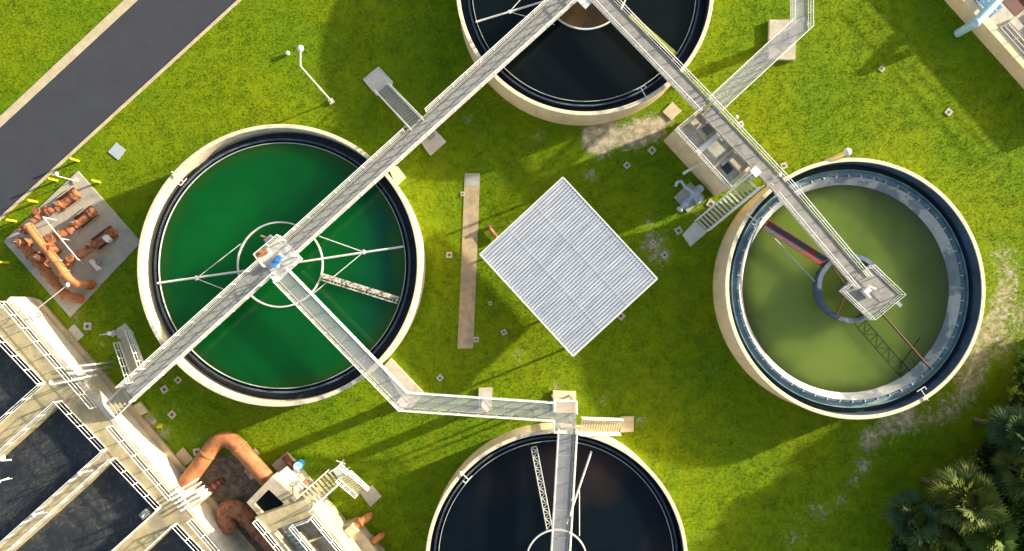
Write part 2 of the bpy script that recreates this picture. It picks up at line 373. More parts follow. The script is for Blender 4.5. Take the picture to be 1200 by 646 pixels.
def launder(rw, zw, teeth=True, blue=True):
    def f(th, c, Ro, Ri):
        part('launder_channel', MB().rev(c, [(rw + .02, zw - .9), (Ri - .02, zw - .9), (Ri - .02, zw - .85), (rw + .02, zw - .85)]), m_chan, th)
        part('scum_baffle', MB().rev(c, [(rw, zw - .3), (rw + .05, zw - .3), (rw + .05, zw + .16), (rw, zw + .16)]), m_weir, th)
        r2 = rw + .30
        part('weir_trough', MB().rev(c, [(r2, zw - .95), (r2 + .10, zw - .95), (r2 + .10, zw + .02), (r2, zw + .02)]), m_bluegr, th)
        mb = MB(); n = 520; rt = r2 + .12; vs = []
        for i in range(n):
            a = 2 * math.pi * i / n; h_ = .09 if i % 2 else -.02
            for rr, zz in ((rt, zw - .1), (rt + .03, zw - .1), (rt + .03, zw + h_), (rt, zw + h_)): vs.append((c.x + rr * math.cos(a), c.y + rr * math.sin(a), zz))
        mb._add(vs, [(i * 4 + j, ((i + 1) % n) * 4 + j, ((i + 1) % n) * 4 + (j + 1) % 4, i * 4 + (j + 1) % 4) for i in range(n) for j in range(4)])
        part('weir_plate', mb, m_soft, th)
        part('water_ring', MB().rev(c, [(rw + .05, zw - .05), (r2, zw - .05), (r2, zw - .01), (rw + .05, zw - .01)]), w_dark, th)
    return f
def bracket(th, c, Ro, ang, rin, zr):
    d = Vector((math.cos(ang), math.sin(ang), 0)); s = Vector((-d.y, d.x, 0)); z = Zv * (zr + .12)
    mb = MB().tube([c * 1 + d * (Ro + .1) - Zv * c.z + z, c + d * rin - Zv * c.z + z], .045, 6)
    q = c + d * rin - Zv * c.z + z
    mb.tube([q + s * .42, q - s * .42], .05, 6); mb.tube([q + s * .42, q + s * .42 + d * .3], .04, 6)
    part('inlet_bracket', mb, m_white, th)

tG, cG, RoG, RiG = tank('widest round tank holding bright green water beside the road', (327.2, 310), 165.5, 4.0, .36, m_rim, w_green, 11.15, 3.0, 1.9, None, launder(11.12, 3.0))
bracket(tG, cG, RoG, math.atan2(310 - 205, 205 - 327), 11.3, 4.0)
tU, cU, RoU, RiU = tank('round tank of black water cut off by the top edge of the photo', (685.7, -15), 154, 4.0, .36, m_darkl, w_dark, 10.3, 3.2, 2.1, None, launder(10.28, 3.2))
bracket(tU, cU, RoU, math.atan2(-15 - 113, 754 - 685), 10.5, 4.0)
tB, cB, RoB, RiB = tank('round tank of black water cut off by the bottom edge of the photo', (652.5, 659), 152.3, 3.9, .34, m_darkl, w_dark2, 10.55, 3.1, 2.0, None, launder(10.52, 3.1))
bracket(tB, cB, RoB, math.atan2(659 - 562, 548 - 652), 10.7, 3.9)
m_shelf = M("shelf_mottled", (.58, .56, .5), .8, .2, 1.0, col2=(.26, .29, .3), c2scale=.35, c2lo=.5, c2hi=.56)
def rlaunder(th, c, Ro, Ri):
    part('launder_channel', MB().rev(c, [(10.88, 2.1), (Ri - .02, 2.1), (Ri - .02, 2.15), (10.88, 2.15)]), m_chang, th)
    part('sloping_shelf', MB().rev(c, [(9.5, 1.9), (10.2, 2.95), (10.2, 1.8), (9.5, 1.8)]), m_shelf, th)
    part('launder_trough', MB().rev(c, [(10.2, 1.9), (10.28, 1.9), (10.28, 2.95), (10.34, 2.95), (10.34, 2.62), (10.84, 2.62), (10.84, 2.95), (10.9, 2.95), (10.9, 1.8), (10.2, 1.8)]), m_teal, th)
    part('trough_lip', MB().rev(c, [(10.21, 2.96), (10.4, 2.96), (10.4, 3.0), (10.21, 3.0)]), m_bluegr, th)
    first = None; n = 56
    for i in range(n):
        a = 2 * math.pi * i / n; q = Vector((math.cos(a), math.sin(a), 0)) * 10.32
        if first is None: first = part('weir_bracket', MB().box((c.x + q.x, c.y + q.y, 3.03), q, (.26, .10, .06)), m_weir, th)
        else: o = first.copy(); scene.collection.objects.link(o); o.parent = th; o.rotation_euler = (0, 0, a)
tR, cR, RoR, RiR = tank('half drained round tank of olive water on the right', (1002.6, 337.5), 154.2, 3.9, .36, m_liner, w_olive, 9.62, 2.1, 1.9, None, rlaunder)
bracket(tR, cR, RoR, math.atan2(337 - 462, 1080 - 1002), 10.7, 3.9)
bracket(tR, cR, RoR, math.atan2(337 - 256, 882 - 1002), 10.7, 3.9)
for q, (a, zr) in ((tG, (0, 4)),): pass

# scrapers ---------------------------------------------------------
G_S = 'rotating scrapers in the tanks'
def scraper(label, cpx, rpx, z, arms, braces, mat=m_white, wall=None):
    c = P(*cpx, z); th = thing('scraper', label, 'scraper', (c.x, c.y, z - .8), G_S); r = mpx(rpx, z)
    prof = wall or [(r - .1, z - .35), (r + .03, z - .35), (r + .03, z + .04), (r - .1, z + .04)]
    if wall: prof = [(r + a, z + b) for a, b in wall]
    part('feed_well', MB().rev(c, prof, 96), mat, th)
    for a, b in arms: part('arm', MB().tube([P(*a, z), P(*b, z)], .10, 8), mat, th)
    for a, b in braces: part('brace', MB().tube([P(*a, z), P(*b, z)], .04, 6), mat, th)
    part('drive_column', MB().cyl(c, z - .8, 4.6, .55, 24), m_grey, th)
    return th, c
zg = 3.15
sG, _ = scraper('white ring and long thin arms turning on the green water', (328.2, 310), 50, zg, [((184.5, 332), (318, 313)), ((340, 309), (473, 289))],
   [((230, 326.5), (282, 286)), ((230, 326.5), (272, 343)), ((426, 295.5), (374, 277)), ((426, 295.5), (366, 345))])
for (x, y) in ((230, 326), (426, 295.5)): part('joint', MB().sphere(P(x, y, zg), .22, .5), m_white, sG)
def truss(th, a, b, z, wd, mat, n, r=.05, name='truss'):
    A, B = P(*a, z), P(*b, z); d = (B - A).normalized(); s = Vector((-d.y, d.x, 0)) * wd / 2; mb = MB()
    mb.tube([A + s, B + s], r, 6); mb.tube([A - s, B - s], r, 6)
    for i in range(n):
        q0, q1 = A.lerp(B, i / n), A.lerp(B, (i + 1) / n); sg = 1 if i % 2 else -1
        mb.tube([q0 + s * sg, q1 - s * sg], r * .7, 6); mb.tube([q0 + s, q0 - s], r * .7, 6)
    return part(name, mb, mat, th)
A, B = P(378, 323, zg + .1), P(467, 350.5, zg + .1); d = (B - A).normalized(); s = Vector((-d.y, d.x, 0))
part('skimmer_trough', MB().beam(A, B, .42, .16).beam(A - s * .42, B - s * .42, .10, .2), m_mott, sG)
mb = MB()
for i in range(22): q = A.lerp(B, (i + .5) / 22); mb.beam(q - s * .2, q - s * .42, .07, .06)
part('skimmer_slat', mb, m_mott, sG)
scU, _ = scraper('white ring and brown centre of the top tank', (686, -14), 50, 3.35, [((557.5, 26), (676, -10))], [((597, 14), (622, -14)), ((597, 14), (650, 29))])
part('joint', MB().sphere(P(597, 14, 3.35), .2, .5), m_white, scU)
A, B = P(738, 18, 3.3), P(792, 65, 3.3); part('skimmer', MB().beam(A, B, .5, .15), m_algae, scU)
m_brownw = water("stirred_brown_water", (.06, .038, .018), (.02, .018, .014), c2scale=.5, lo=.35, hi=.7)
part('feed_water', MB().disc(P(686, -14, 3.22), mpx(49), 3.22, 64), m_brownw, scU)
scB, _ = scraper('white ring, lattice arm and pipe arm of the bottom tank', (652.5, 657), 35.5, 3.25, [((693, 529), (664, 614))], [((679, 575), (679, 628)), ((679, 575), (668, 588))])
truss(scB, (625.5, 524), (644, 620), 3.3, .5, m_weir, 16, .055, 'lattice_arm')
# right one: rusty, half exposed
zr_ = 2.35
scR, cc = scraper('rusty red scraper ring and arms standing in olive water', (994.5, 338), 39, zr_ + .5, [], [], m_bluegr,
   wall=[(-.14, -.9), (-.02, -.9), (-.02, .42), (.1, .45), (.1, .5), (-.3, .5), (-.3, .45), (-.14, .42)])
m_rustsk = M("rusted_skimmer", (.30, .05, .035), .7, .3, 2, col2=(.09, .09, .12), c2scale=.9, c2lo=.45, c2hi=.55)
A, B = P(897, 264, 3.0), P(968, 309, 3.0)
part('skimmer_arm', MB().beam(A, B, .85, .12).beam(A + Vector((.25, .45, .1)), B + Vector((.25, .45, .1)), .08, .28), m_rustsk, scR)
part('arm', MB().tube([P(1033, 367, 3.0), P(1091, 433, 3.0)], .09, 8), m_ductile, scR)
part('arm', MB().tube([P(908, 280, 2.5), P(955, 330, 2.5)], .07, 8), m_weir, scR)
for k in range(3):
    a = 2.2 + k * 2.1; q = cc + Vector((math.cos(a), math.sin(a), 0)) * 2.9
    part('spoke', MB().tube([Vector((cc.x, cc.y, 2.7)), Vector((q.x, q.y, 2.7))], .08, 6), m_ductile, scR)
m_member = M("dark_green_member", (.035, .055, .01), .9, .2, 2)  # dark green members laid level with the water surface
truss(scR, (1003, 372), (1066, 444), 2.11, 1.0, m_member, 9, .06, 'dark_truss')
A, B = P(1052, 433, 2.11), P(1078, 396, 2.11); part('dark_brace', MB().tube([A, B], .06, 6), m_member, scR)

# ------------------------------------------------------------------ walkways
ZD = 4.75
def seg(a, b, t): return (a[0] + (b[0] - a[0]) * t, a[1] + (b[1] - a[1]) * t)
wA, _ = walkway('long concrete walkway from the green tank centre down to the dark basins', [(151, 461), (316, 312)], ZD, 1.38, m_deck)
wB, _ = walkway('long concrete walkway from the green tank centre up to the top tank', [(338, 292.5), (680, -17)], ZD, 1.38, m_deck, left=[(0, .415), (.49, 1)])
wC, _ = walkway('bent pale walkway over the lawn from green tank to bottom tank', [(332, 323), (474, 469.5), (650, 481.5)], ZD, 1.25, m_grate, beam=.25)
wD, _ = walkway('short straight walkway running down over the bottom tank', [(664.5, 502), (655, 664)], ZD, 1.3, m_grate)
wE, _ = walkway('walkway from the top tank down to the open splitter box', [(690, -15), (826, 126)], ZD, 1.25, m_deckd)
wF, _ = walkway('walkway passing the splitter box to the olive water tank', [(828, 128), (912, 217), (1008, 331)], ZD + .003, 1.2, m_deckd, rightr=[(.42, .43), (.47, 1)])
wG, _ = walkway('bent grating walkway at the top, right of the top tank', [(936.5, -60), (936.5, 31), (835, 125)], ZD + .006, 1.3, m_grate)

# landing at the bottom junction
c4 = quad([(649, 468), (675, 469), (676, 505), (648.5, 505)], ZD)
ld = thing('landing', 'square grated landing above the bottom tank where walkways meet', 'landing', (c4[0].x, c4[0].y, 0))
part('deck', MB().prism(c4, ZD - .14, ZD - .02), m_grate, ld)
railing(ld, [c4[0] + Vector((0, -.9, 0)), c4[0], c4[1], c4[1] + Vector((0, -1.1, 0))]); railing(ld, [P(648.5, 494, ZD), c4[3], c4[3] + Vector((1.1, 0, 0))])
for x, y in ((651, 472), (673, 472), (673, 500), (651, 500)):
    q = P(x, y, ZD); part('leg', MB().box((q.x, q.y, ZD / 2 - .1), (1, 0, 0), (.16, .16, ZD - .2)), m_beam, ld)
# green centre platform
p4 = quad([(302, 299), (329, 276.5), (354.5, 303.5), (326, 330)], ZD)
gp = thing('centre_platform', 'white square platform with drive machinery over green water', 'platform', (cG.x, cG.y, 3.9))
part('deck', MB().prism(p4, ZD - .15, ZD + .03), M("platform_paint", (.60, .60, .55), .6, .25, 2, col2=(.42, .42, .38), c2scale=1.2), gp)
railing(gp, [p4[0].lerp(p4[3], .45) , p4[0], p4[1], p4[1].lerp(p4[2], .22)]); railing(gp, [p4[1].lerp(p4[2], .85), p4[2], p4[2].lerp(p4[3], .28)]); railing(gp, [p4[3] + (p4[2] - p4[3]) * .12, p4[3], p4[3].lerp(p4[0], .16)])
def motor(label, px, z, mat, ang, s=1.0, name='drive_motor'):
    q = P(*px, z); th = thing(name, label, 'motor', (q.x, q.y, z)); d = Vector((math.cos(ang), math.sin(ang), 0)); u = Vector((-d.y, d.x, 0))
    part('base_plate', MB().box((q.x, q.y, z + .04), d, (1.1 * s, .7 * s, .08)), m_white, th)
    part('housing', MB().tube([q + Zv * .36 * s - d * .35 * s, q + Zv * .36 * s + d * .3 * s], .27 * s, 14), mat, th)
    part('fan_cover', MB().tube([q + Zv * .36 * s + d * .3 * s, q + Zv * .36 * s + d * .45 * s], .22 * s, 14), mat, th)
    part('gearbox', MB().box(q + Zv * .36 * s - d * .5 * s, d, (.34 * s, .5 * s, .5 * s)), mat, th)
    part('terminal_box', MB().box(q + Zv * .66 * s, d, (.26 * s, .2 * s, .14 * s)), mat, th); return th
motor('bright blue motor in the middle of the white centre platform', (326.5, 305), ZD + .03, m_bluemot, .9, .95)
motor('orange gear motor at the left corner of the centre platform', (309.5, 297), ZD + .03, m_rustp, .5, 1.05)
mb = MB(); q = P(315, 280, ZD + .3)
tag_box = thing('control_box', 'small grey control box on the upper rail of centre platform', 'control box', q - Zv * .6)
part('cabinet', MB().box(q, (1, .85, 0), (.7, .3, .6)), m_grey, tag_box); part('pipe_stub', MB().tube([q + Vector((-.7, .25, 0)), q + Vector((.3, -.1, 0))], .1), m_rustp, tag_box)
# right centre platform
p4 = quad([(983.5, 341), (1018, 311.5), (1053.5, 345.5), (1018.5, 374.5)], ZD)
rp = thing('centre_platform', 'grey square railed platform over the olive water', 'platform', (cc.x, cc.y, 2.0))
part('deck', MB().prism(p4, ZD - .16, ZD + .03), m_deckd, rp)
railing(rp, [p4[0].lerp(p4[1], .28), p4[0], p4[3], p4[2], p4[1], p4[1].lerp(p4[0], .1)], step=1.3, r=.042)
q = P(1013, 341, ZD + .03)
dm = thing('scraper_drive', 'white gear drive standing in the middle of grey platform', 'gear drive', q)
part('gearbox', MB().box(q + Zv * .3, (1, 1, 0), (.6, .45, .6)), m_white, dm); part('motor', MB().tube([q + Vector((.1, .35, .4)), q + Vector((.75, .1, .4))], .17, 12), m_white, dm)
part('handwheel', MB().rev((q.x - .35, q.y + .25), [(.14, ZD + .6), (.2, ZD + .6), (.2, ZD + .66), (.14, ZD + .66)], 24), m_grey, dm); part('chain_guard', MB().box(q + Vector((.05, -.35, .3)), (1, -1, 0), (.7, .14, .5)), m_white, dm)
q = P(1051, 354, 4.3)
fl = thing('floodlight', 'small grey floodlight outside the platform rail over olive water', 'light', q)
part('lamp_head', MB().box(q + Vector((.15, -.2, 0)), (1, -1, 0), (.5, .35, .2)), m_grey, fl); part('arm', MB().tube([q + Vector((-.5, .45, .1)), q + Vector((0, 0, .02))], .04, 6), m_grey, fl)

# upper tank centre platform (its edge peeps in at the top)
q = P(686, -14, ZD)
up_ = thing('centre_platform', 'pale platform at the very top edge above brown water', 'platform', (cU.x, cU.y, 3.9))
s5 = 1.9; part('deck', MB().prism([(q.x - s5, q.y), (q.x, q.y - s5), (q.x + s5, q.y), (q.x, q.y + s5)], ZD - .15, ZD + .03), m_white, up_)
# stairs -----------------------------------------------------------
stair('straight stairs left of the walkway between green tank and top tank', (489, 147), (448, 104), ZD, .25, 1.35, 17, m_beam)
stair('straight stairs descending left from the splitter box corner', (883, 213), (821, 265), ZD, .2, 1.45, 16, m_weir)
stair('straight stairs descending right beside the bottom tank', (680, 498.5), (727, 499), ZD, .2, 1.35, 16, m_kerb)
stair('straight stairs from the basin walkway up towards the street pad', (163, 440), (147, 394), ZD, .2, 1.5, 16, m_kerb, rails=(1, -1))
stair('short flight of steps dropping from walkway to the basin top', (150, 461), (130, 481), ZD - .02, 3.05, 1.5, 6, m_kerb, rails=())

# ------------------------------------------------------------------ ground pads
G_P = 'concrete slabs set in the lawn'
def slab(label, pts, h=.12, mat=m_slab, name='concrete_slab', cat='slab', group=G_P):
    w_ = quad(pts, h); c = sum(w_, Vector()) / len(w_); nog(w_)
    return single(name, MB().prism(w_, -.1, h), mat, (c.x, c.y, 0), label, cat, group)
slab('pale slab at the foot of the stairs left of top walkway', [(425, 93), (443.5, 78), (460, 95), (460, 99), (445, 112), (441, 112)], .15, m_slabl)
slab('square slab under the walkway between green and top tanks', [(492, 165), (509, 151), (523, 166), (504, 182.5)], .2, m_slabl)
slab('beige slab touching the right rim of the green tank', [(455, 196), (466, 195), (475, 207), (464, 217)], .6, m_tank)
slab('slab under the bend of the walkway south of green tank', [(448, 431), (458, 420), (497, 461), (480, 481)], .3, m_slab)
slab('small slab under the long grating walkway, right of its bend', [(561, 455), (577, 454.5), (576, 482), (560.5, 482)], .3, m_slab)
slab('beige slab above the bottom tank under the walkway landing', [(648, 458), (675, 459), (675, 484), (648, 484)], .3, m_tank)
slab('landing slab at the foot of stairs by bottom tank', [(727, 488.5), (743, 488), (742.5, 506), (727, 507)], .3, m_kerb)
slab('slab under the bend of the walkway at the top right', [(902, 23), (934, 23), (932, 70), (901, 69)], .4, m_slab)
slab('grey slab at the foot of the splitter box stairs', [(800, 275), (815, 259), (829, 272), (809.5, 289)], .25, m_slabl)
slab('slab at the head of stairs near the dark basins', [(133, 388), (146.5, 379), (157, 391), (146, 400), (139, 397)], .15, m_slab)
slab('slab below stairs against the basin wall', [(128, 462), (146, 443), (160, 456), (136, 478)], .2, m_slab)
slab('pale triangular slab right of the basin steps', [(152, 478), (164, 471), (173, 483), (163, 488), (150, 489)], .3, m_kerb)
slab('brown square slab near the basin wall below the pipe pad', [(74.5, 392), (86.5, 379.5), (98.5, 393), (86, 404.5)], .12, m_slab)
slab('square pinkish slab left of the big orange pipe', [(201.5, 537), (214.5, 524), (226.5, 538), (214, 550)], .15, m_slabp)
slab('yellowish square slab between top tank and splitter box', [(776.5, 131), (788, 119.5), (799, 130), (787, 141)], .15, m_kerb)
#slab('sandy concrete apron below the top tank rim', [(715, 158), (770, 137), (768, 122), (783, 128), (777, 148), (746, 156), (722, 166)], .04, m_kerb)
pth = quad([(544.5, 203), (562.5, 203), (558, 330), (554.5, 408.5), (536, 408.5), (541, 300)], .06)
struct('path', MB().prism(pth, -.1, .06), m_slabp); nog(pth)
slab('grey top end patch of the long concrete path', [(545.5, 203.5), (562, 203.5), (561.5, 219), (545, 219)], .075, M('patch_concrete', (.40, .40, .36), .9, .2, 2))
slab('pale blue-grey square hatch slab on lawn near the road', [(126.5, 178), (136, 167), (147, 176), (138, 187.5)], .08, M('hatch_paint', (.42, .47, .5), .6, .1, 3))
A = quad([(4, 283), (91, 200.5), (165, 284), (82, 372)], .15); nog(A)
single('pipe_pad', MB().prism(A, -.1, .15), m_padg, A[0] - Zv * .15, 'large square grey concrete pad under the rust coloured pipes', 'slab')

# small valve boxes -------------------------------------------------
vb = None
G_V = 'small square valve boxes in the lawn'
def valve_box(px, py, label, ang=.75, sc=1.0):
    global vb
    q = P(px, py, 0)
    if vb is None:
        vb = thing('valve_box', label, 'valve box', q, G_V); c = q
        part('collar', MB().box((c.x, c.y, .03), (1, 0, 0), (.72, .72, .12)), m_slab, vb)
        part('lid', MB().cyl(c, .05, .12, .15, 14), m_ductile, vb); o = vb
    else: o = copy_tree(vb); o.location = q; o['label'] = label
    o.rotation_euler = (0, 0, ang); o.scale = (sc, sc, 1)
    s = .4 * sc; nog([(q.x - s, q.y - s), (q.x + s, q.y - s), (q.x + s, q.y + s), (q.x - s, q.y + s)])
for a in [(103, 382.5, 'valve box right of the brown slab near the pipe pad', 0, 1), (209, 445.5, 'valve box nearest the lower left rim of the green tank', .8, .8),
          (193, 456.5, 'valve box between the basin walkway and green tank, second one out', .6, .9), (202, 486, 'valve box on the lawn beside basins, above the orange pipe', .8, .9),
          (231, 529.5, 'valve box touching the upper elbow side of the big orange pipe', .2, .9), (526.5, 299, 'valve box just left of the long concrete path', 0, .8),
          (558, 398, 'valve box against the lower right end of long path', 0, .7), (590.5, 389.5, 'valve box below the left edge of metal roof', .5, .7),
          (727.5, 370.5, 'valve box peeping out under the lower right roof edge', .8, .9), (734.7, 194, 'valve box on lawn halfway between top tank and metal roof', .8, .8),
          (764, 176.5, 'valve box left of the splitter box wall', .8, .9), (778.5, 299, 'valve box in the sandy patch right of the roof', .7, .8),
          (765, 284, 'valve box in upper part of the sandy patch', .7, .6), (795, 270.5, 'valve box at the foot of the splitter stairs', .5, .9),
          (542.5, 227.5, 'valve box against the upper left edge of long path', 0, .6), (1033, 81, 'valve box alone on the bright lawn at the upper right', .8, .7),
          (1111.5, 131.6, 'valve box alone on the lawn, farthest right', .8, .85), (515.7, 443, 'valve box on lawn above the bent grating walkway', .8, .75),
          (475.5, 151.8, 'grey valve box in the corner of stairs and walkway', .8, .85), (918.6, 194.5, 'valve box between splitter walkway and olive tank rim', .4, .8),
          (867.6, 146, 'valve box beside the rail of the walkway passing splitter box', .4, .8), (833, 239, 'round-holed valve box between pump and splitter stairs', 1.0, 1.0),
          (574.6, 355.6, 'faint valve box sunk in lawn left of the roof', .3, .5), (298.5, 531.5, 'valve box against right side of the orange pipe elbow', .7, .9)]: valve_box(*a[:3], a[3], a[4])

# ------------------------------------------------------------------ shelter with metal roof
zR = 3.6
r4 = quad([(659.7, 207.8), (770.3, 326.7), (671.6, 417.5), (562.4, 298.2)], zR)
T_, R_, B_, L_ = r4
sh = thing('open_shelter', 'square open shelter with white ribbed metal roof on the lawn', 'shelter', ((T_ + B_) / 2) * Vector((1, 1, 0)) if False else Vector(((T_.x + B_.x) / 2, (T_.y + B_.y) / 2, 0)))
m_roof = bpy.data.materials.new('ribbed_roof'); m_roof.use_nodes = True
_t = m_roof.node_tree; _n = _t.nodes; _b = _n['Principled BSDF']; _b.inputs['Roughness'].default_value = .38; _b.inputs['Metallic'].default_value = .25
_tc = _n.new('ShaderNodeTexCoord'); _mp = _n.new('ShaderNodeMapping')
_ang = math.atan2((T_ - L_).y, (T_ - L_).x)
_mp.inputs['Rotation'].default_value = (0, 0, -_ang); _mp.inputs['Scale'].default_value = (1, 1, 1)
_t.links.new(_tc.outputs['Object'], _mp.inputs[0])
_mp2 = _n.new('ShaderNodeMapping'); _mp2.inputs['Scale'].default_value = (.35, 5.0, 1); _t.links.new(_mp.outputs[0], _mp2.inputs[0])
_no = _n.new('ShaderNodeTexNoise'); _no.inputs['Scale'].default_value = 1.3; _no.inputs['Detail'].default_value = 6; _no.inputs['Roughness'].default_value = .7; _t.links.new(_mp2.outputs[0], _no.inputs['Vector'])
_cr = _n.new('ShaderNodeValToRGB'); _cr.color_ramp.elements[0].position = .35; _cr.color_ramp.elements[0].color = (.38, .43, .48, 1); _cr.color_ramp.elements[1].position = .68; _cr.color_ramp.elements[1].color = (.64, .68, .71, 1)
_t.links.new(_no.outputs['Fac'], _cr.inputs[0]); _t.links.new(_cr.outputs[0], _b.inputs['Base Color'])
nr = 44; mb = MB(); rb = MB()
e = (R_ - T_); 
mb.prism(r4, zR - .14, zR - .05); part('roof', mb, m_roof, sh)
rb = MB(); vs = []; prof = []
per = 1.0 / nr
vs = []; fs = []
st = []
for i in range(nr):
    for t, h in ((0, 0), (.35, 0.0), (.45, .07), (.70, .07), (.80, 0)): st.append(((i + t) * per, h))
st.append((1, 0))
for t, h in st:
    a = L_.lerp(B_, t); b = T_.lerp(R_, t)
    vs += [(a.x, a.y, zR - .045 + h), (b.x, b.y, zR - .045 + h)]
fs = [(2 * i, 2 * i + 1, 2 * i + 3, 2 * i + 2) for i in range(len(st) - 1)]
rb._add(vs, fs); part('roof_sheet', rb, m_roof, sh)
mb = MB()
for a, b in ((L_, T_), (T_, R_), (R_, B_), (B_, L_)): mb.beam(Vector((a.x, a.y, zR - .07)), Vector((b.x, b.y, zR - .07)), .12, .2)
part('fascia', mb, m_white, sh)
for t in (.03, .34, .655, .97):
    a, b = L_.lerp(T_, t), B_.lerp(R_, t); part('sheet_lap', MB().beam(Vector((a.x, a.y, zR + .03)), Vector((b.x, b.y, zR + .03)), .035, .008), m_roofl, sh)
ctr = Vector(((T_.x + B_.x) / 2, (T_.y + B_.y) / 2, 0))
for q in r4:
    for k in (.93,):
        p = ctr.lerp(Vector((q.x, q.y, 0)), k); part('post', MB().box((p.x, p.y, zR / 2 - .1), e, (.2, .2, zR - .22)), m_beam, sh)
fl4 = [ctr.lerp(Vector((q.x, q.y, 0)), .9) for q in r4]
single('shelter_floor', MB().prism(fl4, -.1, .14), m_slab, ctr, 'concrete floor under the ribbed metal roof', 'slab'); nog(fl4)
q = P(572, 266, .3); q2 = P(584, 281, .3)
rpz = thing('red_pipe', 'short red-brown pipe with flange poking out left of the roof', 'pipe', (q.x, q.y, 0))
part('pipe', MB().tube([q + Zv * .1, q2 + Zv * .1], .2, 12), m_rustp, rpz); part('flange', MB().tube([q + Zv * .1, q.lerp(q2, .15) + Zv * .1], .34, 14), m_ductile, rpz)

# ------------------------------------------------------------------ splitter box
zS = 4.0
def shrink(q, k):
    c = sum(q, Vector()) / len(q); return [c.lerp(v, k) for v in q]
S4 = quad([(789, 153.5), (826, 124), (888, 190), (852.5, 222.5)], zS)   # left, top, right, bottom
Ls, Ts, Rs, Bs = S4
sb = thing('splitter_box', 'tall rectangular concrete box with open chambers and gates', 'concrete box', (Ls.x, Ls.y, 0))
def sp(u, v, z=zS):   # u along long side (L->B), v across (L->T)
    p = Ls.lerp(Bs, u).lerp(Ts.lerp(Rs, u), v); return Vector((p.x, p.y, z))
part('floor', MB().prism([sp(0.01, .01), sp(.99, .01), sp(.99, .99), sp(.01, .99)], 3.4, 3.7), m_boxgr, sb)
wt = .28 / (Bs - Ls).length; wv = .28 / (Ts - Ls).length
part('wall', MB().prism([sp(0, 0), sp(1, 0), sp(1, wv), sp(0, wv)], -.2, zS), m_tank, sb)
part('wall', MB().prism([sp(0, 1 - wv), sp(1, 1 - wv), sp(1, 1), sp(0, 1)], -.2, zS), m_tank, sb)
part('wall', MB().prism([sp(0, wv), sp(wt, wv), sp(wt, 1 - wv), sp(0, 1 - wv)], -.2, zS - .003), m_tank, sb)
part('wall', MB().prism([sp(1 - wt, wv), sp(1, wv), sp(1, 1 - wv), sp(1 - wt, 1 - wv)], -.2, zS - .003), m_tank, sb)
for u in (.36, .66): part('dividing_wall', MB().prism([sp(u, wv), sp(u + wt, wv), sp(u + wt, 1 - wv), sp(u, 1 - wv)], 3.7, zS - .006), m_tank, sb)
part('dividing_wall', MB().prism([sp(.0 + wt, .42), sp(.36, .42), sp(.36, .47), sp(wt, .47)], 3.7, zS - .1), m_kerb, sb)
part('dividing_wall', MB().prism([sp(.66 + wt, .5), sp(1 - wt, .5), sp(1 - wt, .55), sp(.66 + wt, .55)], 3.7, zS - .1), m_kerb, sb)
for u0, u1, v0, v1 in ((.2, .32, .58, .78), (.74, .86, .28, .46)): part('gate_opening', MB().prism([sp(u0, v0), sp(u1, v0), sp(u1, v1), sp(u0, v1)], 3.71, 3.85), m_black, sb)
for u0, u1, v0, v1, ma in ((.375, .44, .05, .8, m_white), (.68, .74, .3, .95, m_beam), (.17, .2, .3, .9, m_beam)):
    part('cover_plate', MB().prism([sp(u0, v0), sp(u1, v0), sp(u1, v1), sp(u0, v1)], zS + .003, zS + .12), ma, sb)
railing(sb, [sp(.0, .9), sp(.0, .03), sp(1, .03), sp(1, .55)], step=1.4)
q = sp(.37, .86)
hw = thing('handwheel_valve', 'bright red handwheel valve on the splitter box', 'valve', q)
part('stem', MB().cyl(q, zS, zS + .7, .07), m_red, hw); part('wheel', MB().rev(q, [(.22, zS + .66), (.3, zS + .66), (.3, zS + .74), (.22, zS + .74)], 28), m_red, hw); part('hub', MB().box(q + Zv * .7, (1, .3, 0), (.5, .07, .05)).box(q + Zv * .7, (-.3, 1, 0), (.5, .07, .05)), m_red, hw)
q = sp(.47, .75); single('actuator_box', MB().box(q + Zv * .25, (1, .8, 0), (.4, .35, .45)).cyl(q, zS, zS + .7, .06), m_white, q, 'small white actuator box beside the red handwheel', 'actuator')
q = P(866, 222, 4.2)
g = 0
q = P(882, 203, ZD)
bx = thing('white_cabinet', 'white cabinet at the right corner of the splitter box', 'cabinet', (q.x, q.y, 4.0))
part('cabinet_body', MB().box((q.x, q.y, 4.9), (1, .9, 0), (.7, .8, 1.3)), m_white, bx); part('door_panel', MB().box((q.x - .36, q.y - .33, 4.9), (1, .9, 0), (.03, .66, 1.1)), m_roofp, bx)
A, B = P(803, 202, 3.0), P(822, 191, 3.0)
oo = thing('overflow_pipe', 'white pipe sticking out of the splitter box wall', 'pipe', A - Zv * .3)
part('pipe', MB().tube([A, B], .13, 10), m_white, oo); part('elbow', MB().tube([A, A - Zv * .45], .15, 10), m_white, oo)
for lab, x, y, zz in (('lamp post with round head on the splitter walkway rail', 856, 143, ZD), ('lamp post with small head at olive tank end of walkway', 905, 209, ZD)):
    q = P(x, y, zz); l_ = thing('rail_lamp', lab, 'lamp', q, 'small rail lamps'); part('pole', MB().tube([q, q + Zv * 1.6], .04), m_white, l_); part('lamp_head', MB().sphere(q + Zv * 1.65, .18, .5), m_white, l_)
